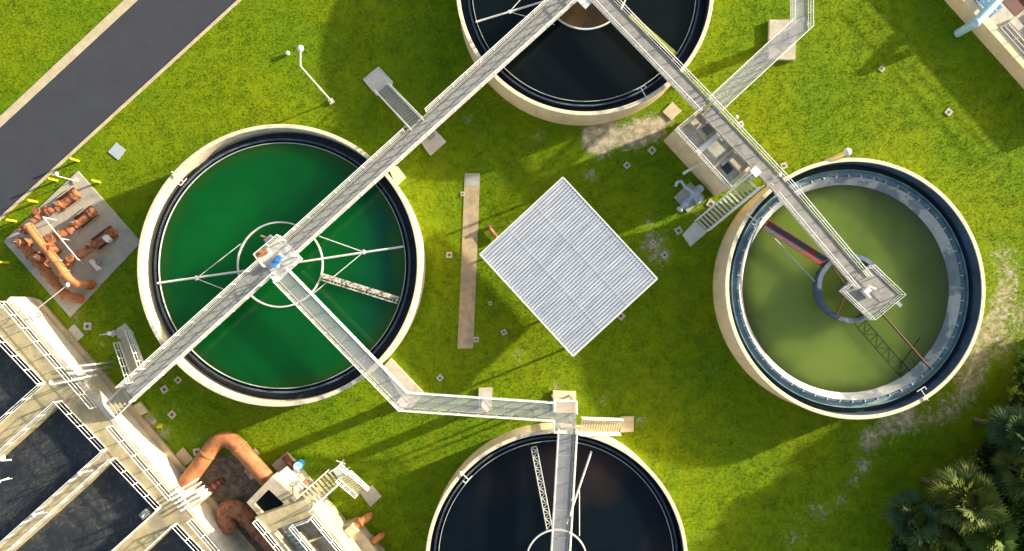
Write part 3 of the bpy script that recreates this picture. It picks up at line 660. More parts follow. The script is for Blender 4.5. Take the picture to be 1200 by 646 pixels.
# duct / pump beside splitter
pad = quad([(790, 231), (809, 213), (826.5, 230), (806, 249)], .2); nog(pad)
single('pump_pad', MB().prism(pad, -.1, .2), m_slab, pad[0] - Zv * .2, 'tilted concrete pad under the pale blue pump', 'slab')
q = P(812, 229, .2); pu = thing('pump', 'pale blue-white pump with elbow pipes on a pad', 'pump', (q.x, q.y, .2))
e1 = Vector((1, -.9, 0)).normalized(); e2 = Vector((1, 1.0, 0)).normalized()
q = Vector((q.x, q.y, .2))
part('volute', MB().tube([q + Zv * .55 - e2 * .3, q + Zv * .55 + e2 * .3], .5, 18), m_pump, pu)
part('motor', MB().tube([q + Zv * .55 + e2 * .3, q + Zv * .55 + e2 * 1.0], .33, 14), m_pump, pu)
part('base_frame', MB().box(q + Zv * .08, e2, (2.0, .8, .12)), m_pump, pu)
a_ = P(793.5, 213.5, 1.4); part('suction_pipe', MB().tube([q + Zv * .9, q.lerp(a_, .6) + Zv * .5, Vector((a_.x + .4, a_.y + .1, 1.4)), a_, a_ + Vector((-.1, -.35, -.2))], .15, 10), m_pump, pu)
b_ = P(796, 246, .6); part('discharge_pipe', MB().tube([q + Zv * .5, b_], .18, 10), m_pump, pu); part('flange', MB().tube([b_, b_ + (q - b_).normalized() * .12], .32, 14), m_pump, pu)
part('valve_body', MB().sphere(q.lerp(b_, .6) + Zv * .3, .33), m_pump, pu); part('pedestal', MB().box(q + e1 * .7 + Zv * .3, e2, (.7, .5, .6)), m_pump, pu)

# ------------------------------------------------------------------ rust-coloured pipe gallery on the pad
def pipe(name, label, pts, r, mat, flanges=(), cat='pipe', group=None, smooth=True, n=18, floc=None):
    """pts: (px,py,z)"""
    w_ = [P(x, y, z) for x, y, z in pts]
    if smooth:   # round the corners
        out = [w_[0]]
        for i in range(1, len(w_) - 1):
            a, b, c = w_[i - 1], w_[i], w_[i + 1]; k = min((a - b).length, (c - b).length, r * 2.6) 
            p0 = b + (a - b).normalized() * min(k, (a - b).length * .49); p1 = b + (c - b).normalized() * min(k, (c - b).length * .49)
            for t in (0, .2, .4, .6, .8, 1): out.append(p0.lerp(b, t).lerp(b.lerp(p1, t), t))
        w_ = out + [w_[-1]]
    lo = w_[0]; th = thing(name, label, cat, (lo.x, lo.y, 0), group)
    part('pipe', MB().tube(w_, r, n), mat, th)
    cum = [0]
    for a, b in zip(w_[:-1], w_[1:]): cum.append(cum[-1] + (b - a).length)
    for f in flanges:
        s = f * cum[-1]
        for i in range(len(w_) - 1):
            if cum[i] <= s <= cum[i + 1] + 1e-6:
                d = (w_[i + 1] - w_[i]).normalized(); p = w_[i] + d * (s - cum[i]); mb = MB().tube([p - d * .07, p + d * .07], r * (1.28 if r < .6 else 1.1), 20)
                for b_i in range(10):
                    a_ = d.cross(Zv).normalized() if d.cross(Zv).length > .01 else Vector((1, 0, 0)); c_ = d.cross(a_)
                    o_ = (a_ * math.cos(b_i * .628) + c_ * math.sin(b_i * .628)) * r * (1.17 if r < .6 else 1.04); mb.tube([p + o_ - d * .12, p + o_ + d * .12], .035, 5)
                part('flange', mb, mat, th); break
    return th, w_
G_PP = 'rust coloured pipes on the grey pad'
pipe('header_pipe', 'long straight orange header pipe crossing the pipe pad', [(32, 264, 1.9), (45, 282, 1.9), (68, 309, 1.9), (83, 332, 1.9), (101, 334, 1.7), (108, 334, .2)], .40, m_orange, (.02, .3, .62, .93), group=G_PP)
pipe('manifold_pipe', 'second orange pipe with valves left of the header pipe', [(24, 283, 1.0), (38, 301, 1.0), (58, 322, 1.0), (73, 345, 1.0), (88, 349, .9), (95, 351, .1)], .42, m_orange, (.05, .2, .32, .45, .58, .8), group=G_PP)
brs = [((38, 258), (47, 248), (62, 246), (72, 240), (91, 226)), ((52, 292), (62, 279), (78, 272), (92, 262), (111, 247)), ((74, 314), (86, 303), (98, 296), (112, 287), (134, 271))]
for i, (b, lb) in enumerate(zip(brs, ('orange branch pipe nearest the road on the pad', 'middle orange branch pipe on the pad', 'orange branch pipe nearest the green tank'))):
    th, wv_ = pipe('branch_pipe', lb, [(b[0][0], b[0][1], 1.3), (b[1][0], b[1][1], 1.3), (b[2][0], b[2][1], 1.3), (b[3][0], b[3][1], .9), (b[4][0], b[4][1], .9)], .36, m_rustp, (.12, .35, .5, .62, .97), group=G_PP)
    a, c = P(*b[3], .3), P(*b[4], .3)
    a.z = c.z = .28; part('support_tray', MB().beam(a, c, 1.3, .2), m_ductile, th)
    d = (c - a).normalized(); k = Vector((-d.y, d.x, 0))
    part('tray_edge', MB().beam(a + k * .68 + Zv * .12, c + k * .68 + Zv * .12, .05, .1).beam(a - k * .68 + Zv * .12, c - k * .68 + Zv * .12, .05, .1), m_kerb, th)
    q = P(b[4][0], b[4][1], .9); part('valve_body', MB().sphere(q.lerp(wv_[-3], .35), .5, .9), m_rustp, th)
    q = P(b[3][0], b[3][1], .9); part('check_valve', MB().tube([q, q + Zv * .8], .26, 12), m_rustp, th); part('valve_stem', MB().tube([q + Zv * .8, q + Zv * 1.2], .06, 6), m_grey, th)
    w0 = P(b[1][0], b[1][1], 1.3); part('valve_bonnet', MB().tube([w0, w0 + Zv * .6], .25, 12).tube([w0 + Zv * .5, w0 + Zv * .63], .36, 12), m_rustp, th)
for i, (x, y) in enumerate(((30, 270), (24, 284), (58, 292), (47, 302))):
    q = P(x, y, 1.6); th = thing('gate_valve', ['gate valve at upper end of the header pipe', 'gate valve at left corner of the pipe pad', 'gate valve beside middle of the header pipe', 'gate valve on the second pipe near its middle'][i], 'valve', (q.x, q.y, .15), 'gate valves on the pipe pad')
    part('valve_body', MB().box((q.x, q.y, 1.1), (1, -1, 0), (.7, .5, 1.5)), m_rustp, th); part('bonnet', MB().tube([q + Zv * .2, q + Zv * .5], .3, 10), m_rustp, th)
    part('handwheel', MB().rev(q, [(.28, 2.2), (.34, 2.2), (.34, 2.26), (.28, 2.26)], 22), m_ductile, th); part('stem', MB().tube([q + Zv * .3, q + Zv * .9], .05, 6), m_grey, th)
# white conduit frame
cf = thing('conduit', 'thin white conduit frame running over the branch pipes', 'conduit', P(50, 255, .15))
mb = MB(); zz = 2.5
mb.tube([P(50.5, 254.5, zz), P(73, 282, zz), P(92, 305, zz)], .055, 6); part('conduit', mb, m_white, cf)
for a, b in (((50, 254.5), (66, 258)), ((73, 280), (84, 282)), ((92, 304), (98, 309)), ((70, 305), (78, 306))): part('strut', MB().tube([P(*a, zz), P(*b, .3)], .05, 6), m_white, cf)
q = P(114, 311, .2); u1 = thing('small_pump', 'small grey pump unit on the right part of pad', 'pump', (q.x, q.y, .15))
part('body', MB().box(q + Zv * .3, (1, -1.2, 0), (1.2, .35, .4)), m_white, u1); part('motor', MB().tube([q + Zv * .3, q + Vector((.5, .4, .3))], .2, 10), m_grey, u1)
q = P(126, 280, 1.6); c1 = thing('junction_box', 'white junction box on a post above right branch pipe', 'junction box', (q.x, q.y, .15))
part('box', MB().box(q, (1, -1, 0), (.6, .4, .55)), m_white, c1); part('post', MB().tube([Vector((q.x, q.y, .15)), q], .05, 6), m_grey, c1)
q = P(98, 225, .15)
def pole_lamp(label, base, zb, top_z, arm_px, head_r=.22, r=.06, group='lamp posts around the plant', cat='lamp post', zt=None):
    q = P(*base, zb); th = thing('street_lamp', label, cat, q, group); T = Vector((q.x, q.y, top_z)); a = P(*arm_px, top_z + .1)
    part('base_plate', MB().box(q + Zv * .06, (1, .6, 0), (.5, .5, .12)), m_slab, th)
    part('pole', MB().tube([q, T], r, 8, r2=r * .7), m_white, th); part('arm', MB().tube([T, a], r * .7, 6), m_white, th)
    part('lamp_head', MB().sphere(a, head_r * 1.05, .5), m_white, th); return th
pole_lamp('tall white lamp post alone on lawn above the green tank', (388.5, 119), .1, 10.2, (352, 57), .27, .085)
q = P(337, 62.5, .3); single('lawn_marker', MB().sphere((q.x, q.y, .3), .22).cyl(q, 0, .2, .1), m_white, (q.x, q.y, 0), 'small white ball-topped marker near the lamp post', 'marker')
pole_lamp('thin white lamp post at the road edge by the pipe pad', (88, 212), .15, 3.6, (66, 204), .2, .045)
pole_lamp('thin white lamp post standing on the near corner of pipe pad', (46, 369), 2.9, 4.2, (79, 334), .2, .05)
pole_lamp('white lamp on stairs beside the basin walkway', (133, 391), .15, 2.4, (128, 391), .2, .05)
pole_lamp('white lamp post leaning over the first basin walkway', (101, 443), 3.0, 8.0, (59, 449), .2, .05)

# bollards
bo = None
for i, (x, y, lab) in enumerate(((92, 189, 'yellow bollard nearest the top of the road edge row'), (67, 212, 'second yellow bollard from the top by the road'), (43.5, 237, 'third yellow bollard from the top by the road'), (18.5, 259.5, 'lowest yellow bollard of the row along the road'),
                                 (117, 214, 'yellow bollard on lawn right of the pipe pad top'), (10, 308, 'yellow bollard left of the pipe pad'))):
    q = P(x, y, 0)
    if bo is None:
        bo = thing('bollard', lab, 'bollard', q, 'yellow bollards around the pipe pad'); part('post', MB().cyl(q, -.1, 1.25, .11, 14), m_yellow, bo); part('cap', MB().sphere((q.x, q.y, 1.25), .11, .6), m_yellow, bo); o = bo
    else: o = copy_tree(bo); o.location = q; o['label'] = lab

# ------------------------------------------------------------------ the dark basins at lower left
zb = 3.0
ba = thing('aeration_basin', 'large concrete block of open basins with dark water', 'basin', P(100, 500, 0))
def LN(a, b):
    return lambda t: P(a[0] + (b[0] - a[0]) * t, a[1] + (b[1] - a[1]) * t, zb)
outer = LN((12, 348), (270, 650)); inner = LN((3, 385), (209, 613))
V = (P(0, 87, zb) - P(100, 0, zb)).normalized()      # down-left in the picture
def ext(p, d, k): return p + d * k
A0 = outer(0); A1 = outer(1.25); I0 = inner(-.12); I1 = inner(1.35)
Iend = A0 + V * 3.1
_w = V * .38
part('main_wall', MB().prism([A0 + _w, A1 + _w, I1, Iend], -.3, zb), m_basin, ba)
part('sunlit_face', MB().prism([A0, A1, A1 + _w, A0 + _w], -.3, zb + .03), m_sunlit, ba)  # paler strip: sunlight on the outer wall face, put into the colour
# cross walls butted to the inner line
U = (I1 - Iend).normalized()
def online(px, py):      # drop a picture point on to the inner line
    q = P(px, py, zb); return Iend + U * (q - Iend).dot(U)
def cross(p0, p1, nm='cross_wall'):
    a, b = online(*p0), online(*p1); mbx = MB().prism([a, b, b + V * 40, a + V * 40], -.3, zb - .002); part(nm, mbx, m_basin, ba); return a, b
c1a, c1b = cross((60, 441), (79, 464)); c2a, c2b = cross((130, 521), (140, 533)); c3a, c3b = cross((190, 592), (209, 613))
cw0 = online(0, 378); cross_top = part('end_wall', MB().prism([Iend, cw0, cw0 + V * 40, Iend + V * 40], -.3, zb - .002), m_basin, ba)
for a, b in ((cw0, c1a), (c1b, c2a), (c2b, c3a), (c3b, I1)):
    n_ = Vector((-V.y, V.x, 0)); part('water', MB().prism([a, b, b + V * 40, a + V * 40], 1.7, 2.0), w_basin, ba)
part('footing', MB().prism([A0 + Vector((0, 0, 0)), A1, A1 + Vector((.9, 0, 0)), A0 + Vector((.9, -.3, 0))], -.2, .35), m_slabp, ba)
foot = [A0 + V * 40, A1 + V * 40, A1 + Vector((1, 0, 0)), A0 + Vector((1, 0, 0))]; nog(foot)
o_ = -V * .12
out_u = (A1 - A0).normalized()
s_t = stair
def at_outer(px, py): q = P(px, py, zb); return A0 + out_u * (q - A0).dot(out_u) + V * .5
railing(ba, [at_outer(12, 350) + V * 2.6, at_outer(12, 350), at_outer(112, 478)], r=.034); railing(ba, [at_outer(134, 497), at_outer(209, 578)], r=.034); railing(ba, [at_outer(232, 602), at_outer(262, 640), at_outer(300, 690)], r=.034)
iu = V * -.1
for a, b in ((cw0, c1a), (c1b, c2a), (c2b, c3a), (c3b, I1)):
    railing(ba, [b + V * 22 - U * -.0 + iu + U * .1, b + iu + U * .1, a + iu - U * .1 + U * .2, a + iu - U * .1 + V * 22 ] if False else [a + iu, b + iu], step=1.5, r=.034)
RB = .034
for a, sg in ((c1a, 1), (c1b, -1), (c2a, 1), (c2b, -1), (c3a, 1), (c3b, -1), (cw0, -1)):
    railing(ba, [a + U * .12 * sg + V * .0, a + U * .12 * sg + V * 24], step=1.9, r=.034)
# pipes crossing the pale sunlit wall face
for i, (x0, y0, x1, y1, lab) in enumerate(((78, 431, 112, 427, 'upper grey conduit crossing the basin wall'), (80, 438, 108, 434, 'middle grey conduit crossing the basin wall'), (84, 446, 106, 441, 'lower grey conduit crossing the basin wall'))):
    A, B = P(x0, y0, zb + .4), P(x1, y1, zb + .4); th = thing('conduit', lab, 'conduit', (B.x, B.y, 0), 'conduits crossing the basin wall')
    part('run', MB().tube([A, B], .1, 8), m_rail, th); part('drop', MB().tube([B, Vector((B.x, B.y, .2))], .09, 8), m_grey, th)
q = P(124, 426, .2)
# lamps and float arms on cross walks
for x, y, lab in ((103, 551, 'round white lamp near the right end of second cross walkway'), (51, 599, 'round white lamp midway along the second cross walkway'), (10.5, 560, 'round yellowish float lamp reaching over the second basin')):
    q = P(x, y, zb); th = thing('walkway_lamp', lab, 'lamp', q, 'round lamps on the basins'); part('stem', MB().tube([q - V * 0, q + Zv * 1.2], .05, 6), m_white, th); part('lamp_head', MB().sphere(q + Zv * 1.3, .2, .6), m_white, th)
    part('arm', MB().tube([q + Zv * 1.2, q + Zv * 1.0 + Vector((1.0, .2, 0))], .035, 6), m_white, th)
A = P(-14, 533, 2.6); B = P(8, 541, 2.4)
ml = thing('mixer_arm', 'white curved mixer arm over the second basin at left edge', 'mixer', A - Zv * .8)
part('arm', MB().tube([A, P(0, 534, 2.6), P(4, 540, 2.5), P(13, 539, 2.4)], .09, 8), m_white, ml); part('float', MB().sphere(P(2, 537, 2.5), .32, .7), m_white, ml)
q = P(174, 600, 2.2); gt = thing('sluice_gate', 'grey sluice gate box in the right corner of third basin', 'gate', q)
part('gate_plate', MB().box(q + Zv * .4, (1, .9, 0), (.75, .6, .8)), m_grey, gt); part('spindle', MB().tube([q + Zv * .8, q + Zv * 2.0 + Vector((.5, .2, 0))], .06, 6), m_white, gt)
A, B = P(183, 592, zb + .05), P(215, 566, zb + .05)
st2 = thing('pipe_rack', 'bundle of pale pipes crossing the basin wall by orange pipe', 'pipe rack', A - Zv * .05)
for k in range(5):
    o_ = out_u * (k * .42 - 1.0); a2, b2 = P(206, 592, zb + .5) + o_, P(236, 574, zb + .5) + o_
    part('pipe', MB().tube([a2, b2, b2 - Zv * .8], .08, 8), m_rail, st2)
q = P(243, 577, 0); single('outlet_box', MB().box((q.x, q.y, 1.4), (1, 1.0, 0), (1.0, .9, 2.8)), m_kerb, (q.x, q.y, 0), 'cream square column beside the orange pipe', 'column')
q = P(186.5, 499.5, .2); single('marker_cone', MB().tube([(q.x, q.y, 0), (q.x, q.y, .7)], .25, 12, r2=.05), m_yellow, (q.x, q.y, 0), 'small pale yellow cone on lawn beside the basin wall', 'cone')

# dark yard between the big pipes
yd = quad([(222, 570), (247, 540), (262, 530), (300, 552), (304, 585), (284, 600), (330, 660), (290, 660), (250, 610)], .03); nog(yd)
struct('soil', MB().prism(yd, -.1, .03), m_soil)
pipe('large_pipe', 'huge bright orange pipe bending over between basin and concrete box', [(205, 584, 1.3), (263, 505, 1.3), (324, 574, 1.3)], .74, m_orange, (.36, .63), group='huge orange pipes', n=28)
pipe('large_pipe', 'huge dark brown-red pipe running down below the concrete box', [(268, 622, .9), (262, 594, .9), (282, 597, .9), (345, 668, .9)], .80, m_rustp, (.42,), group='huge orange pipes', n=28)
pipe('stub_valve', 'small rusty valve pipe in the dark yard', [(246, 572, .7), (255, 567, .7), (262, 562, .7)], .28, m_ductile, (.3, .7), cat='valve')
pipe('short_pipe', 'upper short orange elbow pipe right of the white box wall', [(414, 618, 1.4), (424, 611, 1.4), (431, 606, 1.1), (433, 604, .1)], .36, m_orange, (.15, .35), group='short orange elbow pipes')
pipe('short_pipe', 'lower short orange elbow pipe by the white box wall', [(431, 640, 1.2), (441, 632, 1.2), (447, 628, .9), (449, 626, .1)], .30, m_orange, (.2,), group='short orange elbow pipes')

# ------------------------------------------------------------------ headworks box
zh = 4.4
hb = thing('headworks_box', 'cream concrete box structure with stairs and open channels', 'concrete box', P(340, 600, 0))
b0, b1, b2, b3 = quad([(303.5, 613), (348, 583), (362, 592), (318, 629)], zh)
o1 = P(362, 592, zh); o2 = o1 + (P(410, 650, zh) - o1) * 1.5; i1 = P(303.5, 613, zh); i2 = i1 + (o2 - o1) + (o2 - o1) * 0
fl_ = [i1, P(350, 580, zh), o1, o2, i2]
dU = (o2 - o1).normalized(); dV = (i1 - o1).normalized(); Wd = (i1 - o1).length
def hp(u, v, z=zh): p = o1 + dU * u + (-dV) * -v; return Vector((p.x, p.y, z))
def hq(u0, u1, v0, v1): return [hp(u0, v0), hp(u1, v0), hp(u1, v1), hp(u0, v1)]
part('wall', MB().prism(hq(-.6, 12, 0, .5), -.2, zh), m_head, hb)
part('wall', MB().prism(hq(-.6, 12, Wd - .45, Wd), -.2, zh), m_head, hb)
part('top_slab', MB().prism(hq(-.6, 1.1, .5, Wd - .45), -.2, zh - .003), m_basin, hb)
part('channel_floor', MB().prism(hq(1.1, 12, .5, Wd - .45), -.2, zh - 1.3), m_boxgr, hb)
part('channel_wall', MB().prism(hq(2.2, 12, Wd * .52, Wd * .52 + .3), zh - 1.3, zh - .1), m_head, hb)
for k in (3.2, 5.4, 7.4): part('channel_wall', MB().prism(hq(k, k + .18, .5, Wd * .52), zh - 1.3, zh - .3), m_kerb, hb)
part('screen_slab', MB().prism(hq(1.1, 9, Wd * .52 + .3, Wd - .9), zh - 1.3, zh - .9), m_teal, hb)
for k in range(14): part('screen_bar', MB().prism(hq(1.3 + k * .45, 1.4 + k * .45, Wd * .52 + .3, Wd - .9), zh - .9, zh - .8), m_weir, hb)
railing(hb, [hp(1.0, .25), hp(12, .25)], step=1.4); railing(hb, [hp(-.4, Wd - .1), hp(12, Wd - .1)], step=1.4); railing(hb, [hp(1.2, .6), hp(1.2, Wd * .5), hp(4.0, Wd * .5), hp(12, Wd * .5)], step=1.5)
nog([hp(-.6, 0), hp(12, -.6), hp(12, Wd), hp(-.6, Wd)])
part('ledge', MB().prism(hq(3.6, 12, -1.05, -.003), -.2, 1.6), m_head, hb)
q = hp(4.2, -.55); part('ledge_cap', MB().box((q.x, q.y, 1.9), dU, (.9, .9, .6)), m_kerb, hb)
# small chamber with the black opening
zc = 3.6
k4 = quad([(289, 589), (318.5, 558.5), (349, 585), (314, 617)], zc); nog(k4)
kc = thing('wet_well', 'cream square chamber with a large black opening', 'chamber', (k4[0].x, k4[0].y, 0))
def kp(u, v): p = k4[0].lerp(k4[3], u).lerp(k4[1].lerp(k4[2], u), v); return p
for u0, u1, v0, v1 in ((0, 1, 0, .12), (0, 1, .68, 1), (0, .2, .12, .68), (.82, 1, .12, .68)): part('wall', MB().prism([kp(u0, v0), kp(u1, v0), kp(u1, v1), kp(u0, v1)], -.2, zc - (0 if v1 - v0 != .56 else .002)), m_head, kc)
part('water', MB().prism([kp(.2, .12), kp(.82, .12), kp(.82, .68), kp(.2, .68)], 2.9, 3.2), w_dark, kc)
w4 = quad([(320, 560), (332, 550), (354, 574), (341, 582)], 2.2)
single('white_housing', MB().prism(w4, -.2, 2.2), m_white, (w4[0].x, w4[0].y, 0), 'bright white low housing right of the black opening', 'housing'); nog(w4)
w5 = quad([(318, 545), (336, 530), (346, 540), (368, 566), (352, 580)], .15); nog(w5)
single('work_slab', MB().prism(w5, -.1, .15), m_slab, (w5[0].x, w5[0].y, 0), 'cluttered concrete slab between white housing and blue barrel', 'slab', G_P)
for i, (x, y, dx, dy, ma, lab) in enumerate(((346, 553, .7, .5, m_beam, 'pale equipment crate on the cluttered slab'), (352, 560, .5, .5, m_kerb, 'tan equipment crate on the cluttered slab'), (340, 540, .3, 1.1, m_ductile, 'dark red upright frame on the cluttered slab'), (356, 567, .6, .4, m_rustp, 'rusty machine block at slab edge by stairs'))):
    q = P(x, y, .15); th = thing('equipment', lab, 'equipment', q, 'equipment on the cluttered slab'); part('body', MB().box(q + Zv * .4, (1, .8, 0), (dx * 1.4, dy * 1.2, .8)), ma, th); part('pipe', MB().tube([q + Zv * .8, q + Zv * 1.0 + Vector((.6, -.3, 0))], .08, 8), ma, th)
q = P(352.5, 543, 0); ba_ = thing('barrel', 'bright blue plastic barrel on grass by the cluttered slab', 'barrel', (q.x, q.y, 0))
part('body', MB().rev(q, [(.001, 0), (.36, 0), (.4, .1), (.42, .55), (.4, 1.0), (.36, 1.12), (.001, 1.12)], 28, closed=False, smooth=False), m_blue, ba_); part('lid', MB().rev(q, [(.001, 1.13), (.34, 1.13), (.37, 1.16), (.34, 1.2), (.001, 1.18)], 28, closed=False), m_bluepipe, ba_)
# stairs with a landing
a4 = quad([(389, 551), (400, 543), (409, 553), (397, 562)], 2.7)
sl_ = thing('staircase', 'stairs with a landing, turning down beside the headworks box', 'stairs', (a4[0].x, a4[0].y, 0), 'outdoor metal stairs')
part('landing', MB().prism(a4, 2.58, 2.7), m_weir, sl_)
stair('', (359, 588), (392, 558), zh, 2.72, 1.5, 9, m_kerb, th=sl_)
stair('', (404, 557), (426, 576), 2.68, .3, 1.25, 10, m_kerb, th=sl_)
railing(sl_, [a4[0], a4[1], a4[2]])
slab('beige slab at the foot of the turning stairs', [(422, 578), (436, 569), (447, 582), (434, 594.5)], .15, m_slab)
q = P(402, 541, 0); 
for x, y, lab in ((403, 539, 'left white pipe stand above the turning stairs'), (409, 548, 'right white pipe stand above the turning stairs')):
    q = P(x, y, 0); th = thing('pipe_stand', lab, 'pipe stand', q, 'white pipe stands by the turning stairs'); part('pipe', MB().tube([q, q + Zv * 1.3], .07, 8), m_white, th); part('cross_pipe', MB().tube([q + Zv * 1.2 + Vector((-.45, .2, 0)), q + Zv * 1.2 + Vector((.4, -.1, 0))], .07, 8), m_white, th)

# ------------------------------------------------------------------ top right building
zt = 1.7
bl = thing('pump_building', 'cream walled structure with blue floor cut by the top right corner', 'building', P(1180, 20, 0))
e0, e1_ = P(1090, -42, zt), P(1260, 148, zt); du = (e1_ - e0).normalized(); dv = Vector((-du.y, du.x, 0))
if dv.x < 0: dv = -dv
def bq(u0, u1, v0, v1): return [e0 + du * u0 + dv * v0, e0 + du * u1 + dv * v0, e0 + du * u1 + dv * v1, e0 + du * u0 + dv * v1]
Lb = (e1_ - e0).length
part('wall', MB().prism(bq(0, Lb, 0, .8), -.2, zt), m_tank, bl)
part('floor', MB().prism(bq(0, Lb, .8, 20), -.2, 1.2), m_slab, bl)
part('rusty_pit', MB().prism(bq(4.5, 9.2, 3.2, 5.4), 1.2, 1.23), m_ductile, bl)
part('blue_floor', MB().prism(bq(2, 7.6, .8, 2.6), 1.2, 1.5), m_bluedeep, bl)
part('grey_tank', MB().prism(bq(10.6, 18, 2.6, 7), 1.2, 2.2), m_grey, bl); part('ledge', MB().prism(bq(9.0, 18, 1.9, 2.6), 1.2, 1.9), m_slab, bl)
part('inner_wall', MB().prism(bq(0, 10, 6.0, 6.8), 1.2, zt), m_slabp, bl)
railing(bl, [e0 + du * 1 + dv * .95, e0 + du * 7.3 + dv * .95], step=1.6); railing(bl, [e0 + du * 8.9 + dv * .95, e1_ + dv * .95], step=1.6)
nog(bq(0, Lb, 0, 20))
A, B = P(1143, 27, 2.6), P(1190, -22, 2.6)
bp_ = thing('blue_duct', 'thick pale blue pipe crossing the top right wall', 'pipe', (A.x, A.y, 0)); part('pipe', MB().tube([A, B], .42, 16), m_bluepipe, bp_); part('elbow', MB().sphere(A, .44).tube([A, A - Zv * 2.5], .4, 16), m_bluepipe, bp_)
q = P(993.5, 178, 4.2); wl = thing('rim_light', 'round white fitting at the top rim of the olive tank', 'light', (q.x, q.y, 0)); part('dome', MB().sphere(q, .36, .6), m_white, wl); part('pedestal', MB().cyl(q, 0, 4.1, .2, 12), m_tank, wl)

# shed-like overhang of rim boxes at walkway/tank crossings
for lab, x, y, z in (('small support column under walkway between green and top tanks', 503, 158, 0), ('support column under the bend of the south walkway', 474, 470, 0), ('support column under the long grating walkway', 568, 474, 0), ('support column under the top right walkway bend', 921, 46, 0)):
    q = P(x, y, z); single('support_column', MB().box((q.x, q.y, 2.2), (1, .9, 0), (.3, .9, 4.4)).box((q.x, q.y, .35), (1, .9, 0), (.7, 1.1, .7)), m_beam, (q.x, q.y, 0), lab, 'column', 'columns under the walkways')

# ------------------------------------------------------------------ trees
def leafmat(name, c1, c2):
    m = M(name, c1, .6, .4, .9, col2=c2, c2scale=.8, c2lo=.4, c2hi=.6); b = m.node_tree.nodes['Principled BSDF']; b.inputs['Specular IOR Level'].default_value = .12
    return m
m_l1 = leafmat('palm_grey_green', (.08, .13, .035), (.05, .10, .04)); m_l2 = leafmat('palm_olive', (.13, .145, .022), (.07, .11, .02)); m_l3 = leafmat('shrub_green', (.075, .14, .016), (.14, .19, .028)); m_l4 = leafmat('leaf_brown', (.07, .055, .024), (.04, .05, .016))
def mesh_np(name, V_, F_, mat, parent):
    me = bpy.data.meshes.new(name); nv = len(V_); nf = len(F_); k = F_.shape[1]
    me.vertices.add(nv); me.vertices.foreach_set('co', V_.astype(np.float32).ravel()); me.loops.add(nf * k); me.loops.foreach_set('vertex_index', F_.astype(np.int32).ravel())
    me.polygons.add(nf); me.polygons.foreach_set('loop_start', np.arange(nf, dtype=np.int32) * k); me.update(calc_edges=True); me.materials.append(mat)
    o = bpy.data.objects.new(name, me); scene.collection.objects.link(o)
    if parent is not None: o.parent = parent
    return o
def palm(px, py, h, rad, mat, label, nf=46):
    rad *= .82; q = P(px, py, h); base = Vector((q.x, q.y, 0)); th = thing('palm_tree', label, 'palm tree', base, 'palms in the lower right corner')
    part('trunk', MB().tube([base, base + Vector((.1, .1, h * .5)), Vector((q.x, q.y, h))], .26, 10, r2=.2), m_trunk, th)
    vs = []; fs = []
    for i in range(nf):
        az = rng.uniform(0, 2 * math.pi); el = math.asin(rng.uniform(-.45, .95)); L = rad * rng.uniform(.42, .62); d = np.array([math.cos(az) * math.cos(el), math.sin(az) * math.cos(el), math.sin(el)])
        o = np.array([0, 0, h]) + d * L; side = np.array([-math.sin(az), math.cos(az), 0]); upv = np.cross(d, side)
        # stalk
        k = len(vs); vs += [np.array([0, 0, h]) - side * .03, np.array([0, 0, h]) + side * .03, o + side * .02, o - side * .02]; fs.append((k, k + 1, k + 2, k + 3))
        nl = 22; fr = rad * rng.uniform(.45, .62)
        for j in range(nl):
            a = (j / (nl - 1) - .5) * 2 * 1.9; dd = d * math.cos(a) + side * math.sin(a); LL = fr * (.75 + .25 * math.cos(a)) * rng.uniform(.85, 1.1); pw = np.cross(dd, upv); pw /= np.linalg.norm(pw) + 1e-9
            dr = np.array([0, 0, -1.]) * LL * (.18 + .25 * rng.random()); mid = o + dd * LL * .55 + upv * .05 * ((j % 2) * 2 - 1) + dr * .2; tip = o + dd * LL + dr; k = len(vs); wd = .065 * rad / 2
            vs += [o, mid - pw * wd, tip, mid + pw * wd]; fs.append((k, k + 1, k + 2, k + 3))
    o = mesh_np('crown', np.array(vs), np.array(fs), mat, th); return th
def leaf_cloud(blobs, n, size):
    vs = []
    per = [int(n * b[3] ** 2 / sum(c[3] ** 2 for c in blobs)) for b in blobs]
    for (x, y, z, r), m_ in zip(blobs, per):
        d = rng.normal(size=(m_, 3)); d /= np.linalg.norm(d, axis=1)[:, None]; rr = r * rng.uniform(.55, 1.08, (m_, 1)) * (1 + .25 * np.sin(d[:, :1] * 5 + d[:, 1:2] * 4)); c = np.array([x, y, z]) + d * rr * np.array([1, 1, .8])
        a = rng.normal(size=(m_, 3)); a /= np.linalg.norm(a, axis=1)[:, None]; b = np.cross(a, rng.normal(size=(m_, 3))); b /= np.linalg.norm(b, axis=1)[:, None]; s = size * rng.uniform(.5, 1.3, (m_, 1))
        vs.append(np.stack([c - a * s, c + b * s * .45, c + a * s, c - b * s * .45], 1).reshape(-1, 3))
    V_ = np.concatenate(vs); return V_, np.arange(len(V_)).reshape(-1, 4)
